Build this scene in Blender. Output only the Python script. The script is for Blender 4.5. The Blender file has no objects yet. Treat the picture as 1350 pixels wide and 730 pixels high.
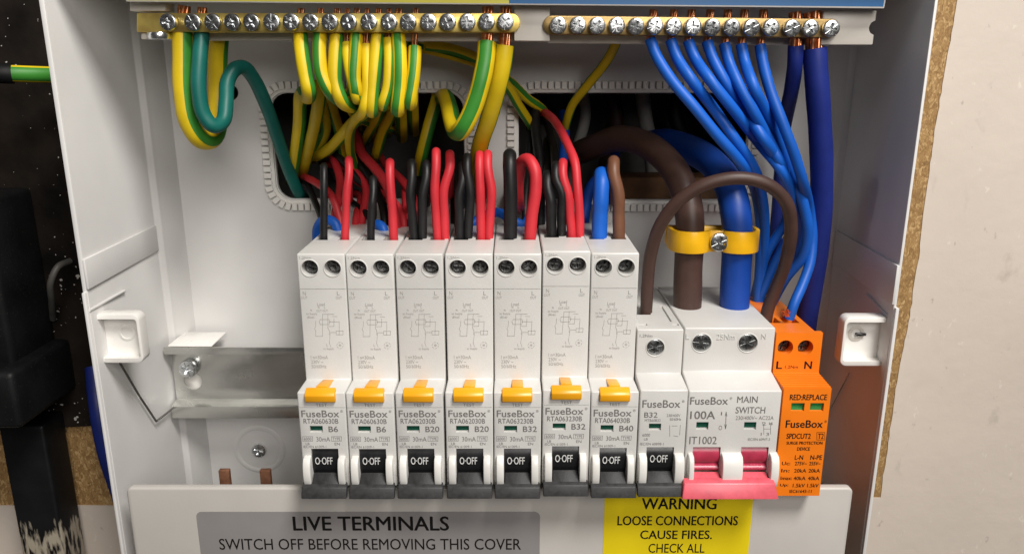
import bpy, bmesh, math, random
from mathutils import Vector, Matrix
random.seed(7)
S = bpy.context.scene
C = S.collection
MM = 0.001
ZOFF = 1.5            # the camera lens is 1.5 m above the floor; lengths below are millimetres from the lens
F, CX, CY = 1020.0, 675.0, 365.0
TH = math.radians(15.2)
ct, st = math.cos(TH), math.sin(TH)

# ------------------------------------------------------------------ camera, world, lamps, exposure
cam_d = bpy.data.cameras.new('camera')
cam = bpy.data.objects.new('camera', cam_d)
C.objects.link(cam)
cam.location = (0, 0, ZOFF)
cam.rotation_euler = (math.radians(90) - TH, 0, 0)
cam_d.sensor_width = 36
cam_d.lens = 36 * F / 1350
cam_d.clip_start = 0.01
cam_d.clip_end = 50
S.camera = cam

W = bpy.data.worlds.new('World')
S.world = W
W.use_nodes = True
wn = W.node_tree
bg = wn.nodes['Background']
bg.inputs[0].default_value = (1.0, 0.93, 0.86, 1)
bg.inputs[1].default_value = 0.045


def area(name, loc, target, size, power, color):
    d = bpy.data.lights.new(name, 'AREA')
    d.shape = 'DISK'
    d.size = size
    d.energy = power
    d.color = color
    o = bpy.data.objects.new(name, d)
    C.objects.link(o)
    o.location = loc
    v = Vector(target) - Vector(loc)
    o.rotation_euler = v.to_track_quat('-Z', 'Y').to_euler()
    return o


# ceiling lamp above and to the right of the open unit, and an added front fill for light bounced by the room
area('ceiling_lamp', (0.36, -0.30, ZOFF + 0.84), (0, 0.30, ZOFF - 0.08), 0.34, 15.0, (1.0, 0.965, 0.92))
area('room_fill', (0.28, -0.72, ZOFF + 0.40), (0, 0.30, ZOFF - 0.08), 0.55, 6.8, (1.0, 0.955, 0.91))
S.view_settings.view_transform = 'Standard'
S.view_settings.look = 'None'
S.view_settings.exposure = 0
S.view_settings.gamma = 1


# ------------------------------------------------------------------ helpers
def P(px, py, Y):
    """point on the vertical plane at depth Y (mm) seen at pixel px, py of the photograph"""
    t = (CY - py) / F
    d = Y / (ct + t * st)
    return Vector(((px - CX) / F * d, Y, d * (t * ct - st)))


def PX(px, py, X):
    """point on a side wall X = const"""
    d = X * F / (px - CX)
    t = (CY - py) / F
    return Vector((X, d * (ct + t * st), d * (t * ct - st)))


def Zp(py, Y):
    return P(CX, py, Y).z


def Xp(px, py, Y):
    return P(px, py, Y).x


def lin(c):
    return tuple(((v / 255) / 12.92 if v / 255 <= .04045 else ((v / 255 + .055) / 1.055) ** 2.4) for v in c)


def mat(name, col, rough=.4, metal=0., var=.06, scale=120., bump=0., bscale=900., spec=.5, coat=0., col2=None, dust=0.):
    m = bpy.data.materials.new(name)
    m.use_nodes = True
    nt = m.node_tree
    b = nt.nodes['Principled BSDF']
    b.inputs['Roughness'].default_value = rough
    b.inputs['Metallic'].default_value = metal
    b.inputs['Specular IOR Level'].default_value = spec
    b.inputs['Coat Weight'].default_value = coat
    tc = nt.nodes.new('ShaderNodeTexCoord')
    n = nt.nodes.new('ShaderNodeTexNoise')
    n.inputs['Scale'].default_value = scale
    n.inputs['Detail'].default_value = 5
    nt.links.new(tc.outputs['Object'], n.inputs['Vector'])
    r = nt.nodes.new('ShaderNodeValToRGB')
    a = col2 if col2 else tuple(c * (1 - 2 * var) for c in col)
    e = col if col2 else tuple(min(1, c * (1 + 2 * var)) for c in col)
    r.color_ramp.elements[0].position = .3
    r.color_ramp.elements[0].color = (*a, 1)
    r.color_ramp.elements[1].position = .7
    r.color_ramp.elements[1].color = (*e, 1)
    nt.links.new(n.outputs['Fac'], r.inputs['Fac'])
    out = r.outputs['Color']
    if dust:
        n3 = nt.nodes.new('ShaderNodeTexNoise')
        n3.inputs['Scale'].default_value = 1400
        n3.inputs['Detail'].default_value = 3
        nt.links.new(tc.outputs['Object'], n3.inputs['Vector'])
        r3 = nt.nodes.new('ShaderNodeValToRGB')
        r3.color_ramp.elements[0].position = .66
        r3.color_ramp.elements[0].color = (0, 0, 0, 1)
        r3.color_ramp.elements[1].position = .74
        r3.color_ramp.elements[1].color = (dust, dust, dust, 1)
        nt.links.new(n3.outputs['Fac'], r3.inputs['Fac'])
        mx = nt.nodes.new('ShaderNodeMix')
        mx.data_type = 'RGBA'
        nt.links.new(r3.outputs['Color'], mx.inputs[0])
        nt.links.new(out, mx.inputs[6])
        mx.inputs[7].default_value = (.45, .42, .37, 1)
        out = mx.outputs[2]
    nt.links.new(out, b.inputs['Base Color'])
    # roughness wanders a little, as handled surfaces do
    mr = nt.nodes.new('ShaderNodeMapRange')
    mr.inputs['To Min'].default_value = max(.03, rough - .08)
    mr.inputs['To Max'].default_value = min(1, rough + .1)
    nt.links.new(n.outputs['Fac'], mr.inputs['Value'])
    nt.links.new(mr.outputs['Result'], b.inputs['Roughness'])
    if bump:
        n2 = nt.nodes.new('ShaderNodeTexNoise')
        n2.inputs['Scale'].default_value = bscale
        n2.inputs['Detail'].default_value = 4
        nt.links.new(tc.outputs['Object'], n2.inputs['Vector'])
        bp = nt.nodes.new('ShaderNodeBump')
        bp.inputs['Strength'].default_value = bump
        bp.inputs['Distance'].default_value = .0004
        nt.links.new(n2.outputs['Fac'], bp.inputs['Height'])
        nt.links.new(bp.outputs['Normal'], b.inputs['Normal'])
    return m


M = {}
M['case'] = mat('enclosure_plastic', (.66, .65, .635), .34, var=.025, scale=30, bump=.08, bscale=700, dust=.12)
M['housing'] = mat('breaker_plastic', (.62, .61, .585), .31, var=.02, scale=60, bump=.12, bscale=1800, dust=.08)
M['cheek'] = mat('polished_white_plastic', (.74, .725, .69), .25, var=.02, scale=60)
M['lug'] = mat('white_lug_plastic', (.80, .78, .74), .25, var=.02, scale=60)
M['cover'] = mat('cover_plastic', (.50, .475, .44), .36, var=.03, scale=25, bump=.06, bscale=900, dust=.1)
M['carrier'] = mat('cream_carrier_plastic', (.62, .58, .52), .4, var=.03, scale=40)
M['black'] = mat('black_plastic', (.012, .012, .013), .3, var=.1, scale=300)
M['handle'] = mat('grey_black_lever_dimmed', (.019, .019, .020), .5, var=.15, scale=500, bump=.15, bscale=2500, spec=.35)  # lever darkened in colour against the light its top catches
M['handle_bar_lit'] = mat('grey_black_bar_lit', (.034, .034, .035), .5, var=.15, scale=500, bump=.15, bscale=2500, spec=.35)  # lighter copy of the lever black, the lit front face put into the colour
M['red_toggle_shaded'] = mat('red_toggle_shaded', (.40, .035, .075), .3, var=.08, scale=300)  # darker red for the rocker inside, shade put into the colour
M['red_handle_lit'] = mat('pink_red_handle_lit', (.66, .10, .135), .35, var=.06, scale=300)  # lighter red for the handle, the light on it put into the colour
M['orange'] = mat('orange_plastic', (.86, .20, .008), .36, var=.04, scale=60, bump=.08, bscale=1500)
M['button'] = mat('amber_button', (.85, .38, .01), .32, var=.04, scale=100)
M['clamp'] = mat('yellow_clamp', (.82, .44, .01), .3, var=.06, scale=100)
M['green_flag'] = mat('green_flag', (.01, .07, .045), .25, var=.1, scale=300)
M['green_flag2'] = mat('bright_green_flag', (.03, .19, .05), .25, var=.2, scale=500)
M['ink'] = mat('grey_ink', (.17, .16, .15), .6, var=.1, scale=900)
M['ink_faint'] = mat('faint_grey_ink', (.33, .315, .295), .6, var=.1, scale=900)
M['ink_black'] = mat('black_ink', (.010, .009, .009), .6, var=.1, scale=900, spec=.15)
M['ink_white'] = mat('white_ink', (.72, .72, .70), .5, var=.05, scale=900)
M['brass'] = mat('brass', (.95, .66, .20), .46, 1., var=.12, scale=150, bump=.1, bscale=600)
M['brass2'] = mat('dull_brass', (.52, .36, .15), .42, 1., var=.15, scale=150, bump=.1, bscale=600)
M['zinc'] = mat('zinc_screw', (.74, .76, .77), .24, 1., var=.06, scale=500, bump=.04, bscale=600)
M['mid_steel'] = mat('screw_steel', (.42, .43, .43), .27, 1., var=.15, scale=600)
M['dark_steel'] = mat('dark_screw_steel', (.16, .16, .16), .28, 1., var=.25, scale=900)
M['rail'] = mat('passivated_steel', (.64, .64, .61), .24, .9, var=.05, scale=60, bump=.1, bscale=300)
M['copper'] = mat('copper', (.72, .30, .14), .3, 1., var=.15, scale=900)
M['copper_dull'] = mat('dull_copper_bar', (.28, .13, .075), .4, .6, var=.15, scale=300)
M['wy'] = mat('yellow_pvc', (.66, .47, .008), .46, spec=.38, var=.06, scale=80, bump=.05)
M['wg'] = mat('green_pvc', (.035, .20, .022), .46, spec=.38, var=.08, scale=80, bump=.05)
M['wteal'] = mat('teal_green_pvc', (.004, .11, .09), .46, spec=.38, var=.08, scale=80, bump=.05)
M['wr'] = mat('red_pvc', (.52, .026, .036), .46, spec=.38, var=.06, scale=80, bump=.05, dust=.05)
M['wk'] = mat('black_pvc', (.007, .007, .0075), .46, spec=.38, var=.2, scale=200, bump=.05, dust=.04)
M['wb'] = mat('blue_pvc', (.006, .095, .46), .46, spec=.38, var=.06, scale=80, bump=.05)
M['wbt'] = mat('deep_blue_pvc', (.005, .05, .30), .46, spec=.38, var=.06, scale=80, bump=.05, dust=.05)
M['wbd'] = mat('dark_blue_pvc', (.010, .022, .17), .46, spec=.38, var=.08, scale=80, bump=.05, dust=.04)
M['wn'] = mat('brown_pvc', (.060, .031, .024), .46, spec=.38, var=.08, scale=120, bump=.06, dust=.04)
M['wnl'] = mat('light_brown_pvc', (.16, .068, .036), .46, spec=.38, var=.08, scale=120, bump=.06)
M['blk_gear'] = mat('black_gear', (.006, .006, .0065), .5, var=.3, scale=40, bump=.15, bscale=200, dust=.06, spec=.25)
M['label_grey'] = mat('grey_label', (.27, .255, .25), .45, var=.03, scale=40)
M['label_yellow'] = mat('yellow_label', (.80, .62, .01), .35, var=.03, scale=40)
M['label_yellow2'] = mat('pale_yellow_label', (.82, .74, .10), .35, var=.03, scale=40)
M['label_blue'] = mat('blue_label', (.02, .16, .42), .35, var=.03, scale=40)
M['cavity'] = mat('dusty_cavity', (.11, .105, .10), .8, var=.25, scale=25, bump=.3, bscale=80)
M['timber'] = mat('rough_timber', (.19, .09, .035), .7, var=.3, scale=60, bump=.3, bscale=200)
M['grey_sheath'] = mat('grey_twin_sheath', (.34, .33, .31), .5, var=.08, scale=90)
M['smear'] = mat('dried_paint', (.36, .31, .25), .7, var=.2, scale=900, col2=(.10, .085, .07))
M['dust_grey'] = mat('grey_cable_sheath', (.085, .08, .072), .5, var=.1, scale=90)


def chip_mat():
    m = bpy.data.materials.new('chipboard')
    m.use_nodes = True
    nt = m.node_tree
    b = nt.nodes['Principled BSDF']
    b.inputs['Roughness'].default_value = .75
    tc = nt.nodes.new('ShaderNodeTexCoord')
    mp = nt.nodes.new('ShaderNodeMapping')
    mp.inputs['Scale'].default_value = (1, 1, .55)
    nt.links.new(tc.outputs['Object'], mp.inputs['Vector'])
    n0 = nt.nodes.new('ShaderNodeTexNoise')
    n0.inputs['Scale'].default_value = 300
    nt.links.new(mp.outputs['Vector'], n0.inputs['Vector'])
    mxv = nt.nodes.new('ShaderNodeMix')
    mxv.data_type = 'RGBA'
    mxv.inputs[0].default_value = .006
    nt.links.new(mp.outputs['Vector'], mxv.inputs[6])
    nt.links.new(n0.outputs['Color'], mxv.inputs[7])
    v = nt.nodes.new('ShaderNodeTexVoronoi')
    v.inputs['Scale'].default_value = 760
    v.inputs['Randomness'].default_value = 1
    nt.links.new(mxv.outputs[2], v.inputs['Vector'])
    sp = nt.nodes.new('ShaderNodeSeparateColor')
    nt.links.new(v.outputs['Color'], sp.inputs['Color'])
    r = nt.nodes.new('ShaderNodeValToRGB')
    e = r.color_ramp.elements
    e[0].position = 0
    e[0].color = (.13, .065, .02, 1)
    e[1].position = 1
    e[1].color = (.50, .33, .15, 1)
    x = e.new(.45)
    x.color = (.26, .145, .05, 1)
    x = e.new(.8)
    x.color = (.36, .215, .08, 1)
    n5 = nt.nodes.new('ShaderNodeTexNoise')
    n5.inputs['Scale'].default_value = 1600
    n5.inputs['Detail'].default_value = 4
    nt.links.new(mp.outputs['Vector'], n5.inputs['Vector'])
    ad = nt.nodes.new('ShaderNodeMath')
    ad.operation = 'MULTIPLY_ADD'
    ad.inputs[1].default_value = .55
    nt.links.new(sp.outputs['Red'], ad.inputs[0])
    nt.links.new(n5.outputs['Fac'], ad.inputs[2])
    sb_ = nt.nodes.new('ShaderNodeMath')
    sb_.operation = 'SUBTRACT'
    sb_.inputs[1].default_value = .10
    nt.links.new(ad.outputs[0], sb_.inputs[0])
    nt.links.new(sb_.outputs[0], r.inputs['Fac'])
    nt.links.new(r.outputs['Color'], b.inputs['Base Color'])
    bp = nt.nodes.new('ShaderNodeBump')
    bp.inputs['Strength'].default_value = 1.0
    bp.inputs['Distance'].default_value = .0008
    nt.links.new(sp.outputs['Green'], bp.inputs['Height'])
    nt.links.new(bp.outputs['Normal'], b.inputs['Normal'])
    return m


def paint_mat():
    m = mat('cream_wall_paint', (.60, .525, .455), .45, var=.02, scale=14, bump=.5, bscale=140)
    nt = m.node_tree
    b = nt.nodes['Principled BSDF']
    src = b.inputs['Base Color'].links[0].from_socket
    tc = [n for n in nt.nodes if n.type == 'TEX_COORD'][0]
    mp = nt.nodes.new('ShaderNodeMapping')
    mp.inputs['Scale'].default_value = (1, 1, .6)
    mp.inputs['Rotation'].default_value = (0, math.radians(40), 0)
    nt.links.new(tc.outputs['Object'], mp.inputs['Vector'])
    for sc, lo, hi, amt, col in ((34, .58, .72, .08, (.25, .21, .17)), (58, .635, .72, .26, (.22, .19, .16)), (210, .665, .72, .4, (.22, .18, .15)), (180, .655, .69, .35, (.80, .74, .65))):
        n = nt.nodes.new('ShaderNodeTexNoise')
        n.inputs['Scale'].default_value = sc
        n.inputs['Detail'].default_value = 6
        n.inputs['Roughness'].default_value = .6
        nt.links.new(mp.outputs['Vector'], n.inputs['Vector'])
        r = nt.nodes.new('ShaderNodeValToRGB')
        r.color_ramp.elements[0].position = lo
        r.color_ramp.elements[0].color = (0, 0, 0, 1)
        r.color_ramp.elements[1].position = hi
        r.color_ramp.elements[1].color = (amt, amt, amt, 1)
        nt.links.new(n.outputs['Fac'], r.inputs['Fac'])
        mx = nt.nodes.new('ShaderNodeMix')
        mx.data_type = 'RGBA'
        nt.links.new(r.outputs['Color'], mx.inputs[0])
        nt.links.new(src, mx.inputs[6])
        mx.inputs[7].default_value = (*col, 1)
        src = mx.outputs[2]
    nt.links.new(src, b.inputs['Base Color'])
    return m


def speck_mat():
    m = mat('dark_flecked_paint', (.010, .007, .005), .7, var=.4, scale=50, bump=.5, bscale=220, spec=.15)
    nt = m.node_tree
    b = nt.nodes['Principled BSDF']
    src = b.inputs['Base Color'].links[0].from_socket
    tc = [n for n in nt.nodes if n.type == 'TEX_COORD'][0]
    for sc, th in ((240, .15), (460, .17), (110, .07)):
        v = nt.nodes.new('ShaderNodeTexVoronoi')
        v.inputs['Scale'].default_value = sc
        nw_ = nt.nodes.new('ShaderNodeTexNoise')
        nw_.inputs['Scale'].default_value = sc * 1.7
        nt.links.new(tc.outputs['Object'], nw_.inputs['Vector'])
        mxw = nt.nodes.new('ShaderNodeMix')
        mxw.data_type = 'RGBA'
        mxw.inputs[0].default_value = .5 / sc
        nt.links.new(tc.outputs['Object'], mxw.inputs[6])
        nt.links.new(nw_.outputs['Color'], mxw.inputs[7])
        nt.links.new(mxw.outputs[2], v.inputs['Vector'])
        sp = nt.nodes.new('ShaderNodeSeparateColor')
        nt.links.new(v.outputs['Color'], sp.inputs['Color'])
        mul = nt.nodes.new('ShaderNodeMath')
        mul.operation = 'MULTIPLY_ADD'
        mul.inputs[1].default_value = th * 2.4
        mul.inputs[2].default_value = -th * 1.0
        nt.links.new(sp.outputs['Red'], mul.inputs[0])
        nz = nt.nodes.new('ShaderNodeTexNoise')
        nz.inputs['Scale'].default_value = 30
        nz.inputs['Detail'].default_value = 4
        nt.links.new(tc.outputs['Object'], nz.inputs['Vector'])
        mk = nt.nodes.new('ShaderNodeMapRange')
        mk.inputs['From Min'].default_value = .42
        mk.inputs['From Max'].default_value = .66
        mk.inputs['To Min'].default_value = .1
        mk.inputs['To Max'].default_value = 1.25
        nt.links.new(nz.outputs['Fac'], mk.inputs['Value'])
        mm = nt.nodes.new('ShaderNodeMath')
        mm.operation = 'MULTIPLY'
        nt.links.new(mul.outputs[0], mm.inputs[0])
        nt.links.new(mk.outputs['Result'], mm.inputs[1])
        mul = mm
        lt = nt.nodes.new('ShaderNodeMath')
        lt.operation = 'LESS_THAN'
        nt.links.new(v.outputs['Distance'], lt.inputs[0])
        nt.links.new(mul.outputs[0], lt.inputs[1])
        mx = nt.nodes.new('ShaderNodeMix')
        mx.data_type = 'RGBA'
        nt.links.new(lt.outputs[0], mx.inputs[0])
        nt.links.new(src, mx.inputs[6])
        mx.inputs[7].default_value = (.42, .40, .37, 1)
        src = mx.outputs[2]
    nt.links.new(src, b.inputs['Base Color'])
    return m




def vary(m, amt):
    """each moulded piece differs a touch in tone"""
    nt = m.node_tree
    b = nt.nodes['Principled BSDF']
    src = b.inputs['Base Color'].links[0].from_socket
    oi = nt.nodes.new('ShaderNodeObjectInfo')
    mr = nt.nodes.new('ShaderNodeMapRange')
    mr.inputs['To Min'].default_value = 1 - amt
    mr.inputs['To Max'].default_value = 1 + amt
    nt.links.new(oi.outputs['Random'], mr.inputs['Value'])
    hs = nt.nodes.new('ShaderNodeHueSaturation')
    nt.links.new(mr.outputs['Result'], hs.inputs['Value'])
    nt.links.new(src, hs.inputs['Color'])
    nt.links.new(hs.outputs['Color'], b.inputs['Base Color'])


for k_ in ('housing', 'cheek', 'wy', 'wg', 'wr', 'wb', 'button', 'zinc', 'handle'):
    vary(M[k_], .06 if k_ not in ('wy', 'wb', 'zinc') else .14)
M['chip'] = chip_mat()
M['paint'] = paint_mat()
M['speck'] = speck_mat()


# ---- objects
def thing(name, label, cat, loc, group=None):
    o = bpy.data.objects.new(name, None)
    o.empty_display_size = .01
    C.objects.link(o)
    o.location = Vector(loc) * MM + Vector((0, 0, ZOFF))
    o['label'] = label
    o['category'] = cat
    o['loc_mm'] = list(loc)
    if group:
        o['group'] = group
    return o


def org(o):
    """origin of a thing or part in mm"""
    v = Vector((0, 0, 0))
    while o is not None:
        v += Vector(o['loc_mm']) if 'loc_mm' in o else Vector((0, 0, 0))
        o = o.parent
    return v


def finish(bm, name, mats, smooth=40):
    bmesh.ops.recalc_face_normals(bm, faces=bm.faces[:])
    me = bpy.data.meshes.new(name)
    bm.to_mesh(me)
    bm.free()
    for m in (mats if isinstance(mats, (list, tuple)) else [mats]):
        me.materials.append(m)
    if smooth:
        for p in me.polygons:
            p.use_smooth = True
        me.set_sharp_from_angle(angle=math.radians(smooth))
    return me


def obj(name, bm, mats, parent=None, loc=None, smooth=40, label=None, cat=None, group=None, kind=None):
    """one mesh object; bm is in mm from the lens"""
    o0 = org(parent) if parent else Vector((0, 0, 0))
    l = Vector(loc) if loc is not None else (Vector((0, 0, 0)) if parent else bm_center(bm))
    off = o0 + l
    for v in bm.verts:
        v.co = (v.co - off) * MM
    o = bpy.data.objects.new(name, finish(bm, name, mats, smooth))
    C.objects.link(o)
    o.parent = parent
    o.location = l * MM + (Vector((0, 0, 0)) if parent else Vector((0, 0, ZOFF)))
    o['loc_mm'] = list(l)
    if label:
        o['label'] = label
    if cat:
        o['category'] = cat
    if group:
        o['group'] = group
    if kind:
        o['kind'] = kind
    return o


def bm_center(bm):
    lo = Vector((1e9,) * 3)
    hi = Vector((-1e9,) * 3)
    for v in bm.verts:
        for i in range(3):
            lo[i] = min(lo[i], v.co[i])
            hi[i] = max(hi[i], v.co[i])
    return Vector(((lo.x + hi.x) / 2, (lo.y + hi.y) / 2, lo.z))


def new():
    return bmesh.new()


def merge(dst, src, mi=None):
    me = bpy.data.meshes.new('tmp')
    src.to_mesh(me)
    src.free()
    n = len(dst.faces)
    dst.from_mesh(me)
    bpy.data.meshes.remove(me)
    if mi is not None:
        dst.faces.ensure_lookup_table()
        for f in dst.faces[n:]:
            f.material_index = mi
    return dst


def bevel(bm, off, seg=2, ang=30):
    if off <= 0:
        return bm
    es = [e for e in bm.edges if len(e.link_faces) == 2 and e.calc_face_angle(0) > math.radians(ang)]
    bmesh.ops.bevel(bm, geom=es, offset=off, segments=seg, affect='EDGES', profile=.5, clamp_overlap=True)
    return bm


def box(x0, x1, y0, y1, z0, z1, bev=0, seg=2):
    b = new()
    bmesh.ops.create_cube(b, size=1)
    for v in b.verts:
        v.co = Vector(((x0 + x1) / 2 + v.co.x * (x1 - x0), (y0 + y1) / 2 + v.co.y * (y1 - y0), (z0 + z1) / 2 + v.co.z * (z1 - z0)))
    return bevel(b, bev, seg)


def prism(pts, axis, a, b_, bev=0, seg=2):
    """polygon pts extruded along an axis from a to b_. axis X: pts (y,z); Y: pts (x,z); Z: pts (x,y)"""
    bm = new()

    def co(p, t):
        return {'X': (t, p[0], p[1]), 'Y': (p[0], t, p[1]), 'Z': (p[0], p[1], t)}[axis]
    v0 = [bm.verts.new(co(p, a)) for p in pts]
    v1 = [bm.verts.new(co(p, b_)) for p in pts]
    bm.faces.new(v0)
    bm.faces.new(v1[::-1])
    n = len(pts)
    for i in range(n):
        bm.faces.new((v0[i], v0[(i + 1) % n], v1[(i + 1) % n], v1[i]))
    bmesh.ops.recalc_face_normals(bm, faces=bm.faces[:])
    return bevel(bm, bev, seg)


def cyl(c, r, axis, length, n=24, bev=0, r2=None):
    """cylinder from c along axis (vector) by length"""
    bm = new()
    bmesh.ops.create_cone(bm, cap_ends=True, segments=n, radius1=r, radius2=r if r2 is None else r2, depth=length)
    bevel(bm, bev, 2, 60)
    a = Vector(axis).normalized()
    q = Vector((0, 0, 1)).rotation_difference(a)
    m = Matrix.Translation(Vector(c) + a * length / 2) @ q.to_matrix().to_4x4()
    bmesh.ops.transform(bm, matrix=m, verts=bm.verts)
    return bm


def rrect(x0, x1, z0, z1, r, n=5):
    pts = []
    for cx, cz, a0 in ((x1 - r, z1 - r, 0), (x0 + r, z1 - r, 90), (x0 + r, z0 + r, 180), (x1 - r, z0 + r, 270)):
        for k in range(n + 1):
            a = math.radians(a0 + 90 * k / n)
            pts.append((cx + r * math.cos(a), cz + r * math.sin(a)))
    return pts


def cut(bm, cutters):
    """boolean difference, evaluated without operators"""
    obs = []
    for b in [bm] + cutters:
        bmesh.ops.recalc_face_normals(b, faces=b.faces[:])
        me = bpy.data.meshes.new('tmp')
        b.to_mesh(me)
        b.free()
        o = bpy.data.objects.new('tmp', me)
        C.objects.link(o)
        obs.append(o)
    for o in obs[1:]:
        md = obs[0].modifiers.new('b', 'BOOLEAN')
        md.operation = 'DIFFERENCE'
        md.solver = 'EXACT'
        md.object = o
    dg = bpy.context.evaluated_depsgraph_get()
    me = bpy.data.meshes.new_from_object(obs[0].evaluated_get(dg))
    out = new()
    out.from_mesh(me)
    bpy.data.meshes.remove(me)
    for o in obs:
        me = o.data
        bpy.data.objects.remove(o)
        bpy.data.meshes.remove(me)
    for f in out.faces:
        f.material_index = 0
    return out


_tc = {}


def text_geo(s, bold):
    k = (s, bold)
    if k not in _tc:
        cu = bpy.data.curves.new('t', 'FONT')
        cu.body = s
        cu.size = 1
        cu.resolution_u = 3
        cu.offset = bold
        o = bpy.data.objects.new('t', cu)
        C.objects.link(o)
        dg = bpy.context.evaluated_depsgraph_get()
        me = bpy.data.meshes.new_from_object(o.evaluated_get(dg))
        vs = [v.co.copy() for v in me.vertices]
        fs = [tuple(p.vertices) for p in me.polygons]
        bpy.data.meshes.remove(me)
        bpy.data.objects.remove(o)
        bpy.data.curves.remove(cu)
        xs = [v.x for v in vs]
        ys = [v.y for v in vs]
        _tc[k] = (vs, fs, min(xs), max(xs), min(ys), max(ys))
    return _tc[k]


def T(bm, s, rect, Y, bold=.0, mi=0):
    """flat print filling the pixel rectangle (l, t, r, b) on the plane at depth Y"""
    l, t, r, b = rect
    if bold:
        w = bold * (b - t) * 1.6
        for i, (dx, dy) in enumerate(((0, 0), (w, 0), (-w, 0), (w * .6, w * .5), (-w * .6, -w * .5))):
            T(bm, s, (l + w + dx, t + w * .5 + dy, r - w + dx, b - w * .5 + dy), Y - .014 * i, 0, mi)
        return
    a = P(l, (t + b) / 2, Y)
    c = P(r, (t + b) / 2, Y)
    z1, z0 = Zp(t, Y), Zp(b, Y)
    vs, fs, x0, x1, y0, y1 = text_geo(s, bold)
    nv = [bm.verts.new((a.x + (v.x - x0) / (x1 - x0) * (c.x - a.x), Y, z0 + (v.y - y0) / (y1 - y0) * (z1 - z0))) for v in vs]
    for f in fs:
        try:
            bm.faces.new([nv[i] for i in f]).material_index = mi
        except ValueError:
            pass


def stroke(bm, pts, Y, w=.14, mi=0):
    """thin printed line through pixel points"""
    q = [P(x, y, Y) for x, y in pts]
    for a, b in zip(q[:-1], q[1:]):
        d = (b - a)
        if d.length < 1e-6:
            continue
        d.normalize()
        n = Vector((-d.z, 0, d.x)) * w / 2
        bm.faces.new([bm.verts.new(p) for p in (a - n - d * w / 2, b - n + d * w / 2, b + n + d * w / 2, a + n - d * w / 2)]).material_index = mi


def smooth_path(pts, k=7):
    pts = [Vector(p) for p in pts]
    pts = [pts[0] * 2 - pts[1]] + pts + [pts[-1] * 2 - pts[-2]]
    out = []
    for i in range(1, len(pts) - 2):
        p0, p1, p2, p3 = pts[i - 1:i + 3]
        t01, t12, t23 = [max(1e-4, (b - a).length) ** .5 for a, b in ((p0, p1), (p1, p2), (p2, p3))]
        m1 = (p2 - p1) + t12 * ((p1 - p0) / t01 - (p2 - p0) / (t01 + t12))
        m2 = (p2 - p1) + t12 * ((p3 - p2) / t23 - (p3 - p1) / (t12 + t23))
        for j in range(k):
            u = j / k
            a = 2 * u ** 3 - 3 * u ** 2 + 1
            b = u ** 3 - 2 * u ** 2 + u
            c = -2 * u ** 3 + 3 * u ** 2
            d = u ** 3 - u ** 2
            out.append(p1 * a + m1 * b + p2 * c + m2 * d)
    out.append(pts[-2])
    return out


def tube(pts, r, n=16, stripe=None, roll=0., twist=0., k=7, wob=.0):
    """round wire through mm points; stripe = number of green faces out of each half turn"""
    q = smooth_path(pts, k) if k > 1 else [Vector(p) for p in pts]
    bm = new()
    tan = [(q[min(i + 1, len(q) - 1)] - q[max(i - 1, 0)]).normalized() for i in range(len(q))]
    u = Vector((0, -1, 0))
    u = (u - tan[0] * u.dot(tan[0]))
    if u.length < .05:
        u = Vector((1, 0, 0)) - tan[0] * tan[0].x
    u.normalize()
    rings = []
    for i, p in enumerate(q):
        u = (u - tan[i] * u.dot(tan[i])).normalized()
        v = tan[i].cross(u)
        a0 = roll + twist * i / len(q)
        rr = r * (1 + wob * math.sin(i * .7))
        rings.append([bm.verts.new(p + (u * math.cos(a0 + 2 * math.pi * j / n) + v * math.sin(a0 + 2 * math.pi * j / n)) * rr) for j in range(n)])
    for a, b in zip(rings[:-1], rings[1:]):
        for j in range(n):
            f = bm.faces.new((a[j], a[(j + 1) % n], b[(j + 1) % n], b[j]))
            if stripe:
                f.material_index = 1 if (j % (n // 2)) < stripe else 0
    bm.faces.new(rings[0][::-1])
    bm.faces.new(rings[-1])
    return bm


def strands(p0, p1, r, cnt=7):
    """twisted bare copper between two points"""
    p0, p1 = Vector(p0), Vector(p1)
    ax = (p1 - p0).normalized()
    u = ax.orthogonal().normalized()
    v = ax.cross(u)
    bm = new()
    if cnt <= 1:
        return tube([p0, p1], r, 10, k=1)
    rs = r * .36
    for i in range(cnt):
        rad = 0 if i == 0 and cnt > 4 else r * .66
        pts = []
        for s in range(6):
            a = 2 * math.pi * i / max(1, cnt - (1 if cnt > 4 else 0)) + 1.1 * s / 5
            pts.append(p0.lerp(p1, s / 5) + (u * math.cos(a) + v * math.sin(a)) * rad)
        merge(bm, tube(pts, rs, 7, k=1))
    return bm


def screw_head(r, h, cross=.62, n=28):
    """pan head with a cross recess, axis -Y, back face at the origin"""
    b = cyl((0, 0, 0), r, (0, -1, 0), h, n, bev=min(h * .35, r * .16))
    cs = []
    for a in (0, 90):
        c = box(-r * cross, r * cross, -h - 1, -h * .38, -r * .13, r * .13)
        bmesh.ops.transform(c, matrix=Matrix.Rotation(math.radians(a), 4, 'Y'), verts=c.verts)
        cs.append(c)
    for a in (45, 135):
        c = box(-r * .92, r * .92, -h - 1, -h * .86, -r * .035, r * .035)
        bmesh.ops.transform(c, matrix=Matrix.Rotation(math.radians(a), 4, 'Y'), verts=c.verts)
        cs.append(c)
    return cut(b, cs)


def shared(name, me, parent, loc, rot=(0, 0, 0), mat_=None):
    o = bpy.data.objects.new(name, me)
    C.objects.link(o)
    o.parent = parent
    l = Vector(loc) - (org(parent) if parent else Vector((0, 0, 0)))
    o.location = l * MM + (Vector((0, 0, 0)) if parent else Vector((0, 0, ZOFF)))
    o['loc_mm'] = list(l)
    o.rotation_euler = rot
    return o


def mesh_of(bm, name, m, smooth=35):
    for v in bm.verts:
        v.co *= MM
    return finish(bm, name, m, smooth)


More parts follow.
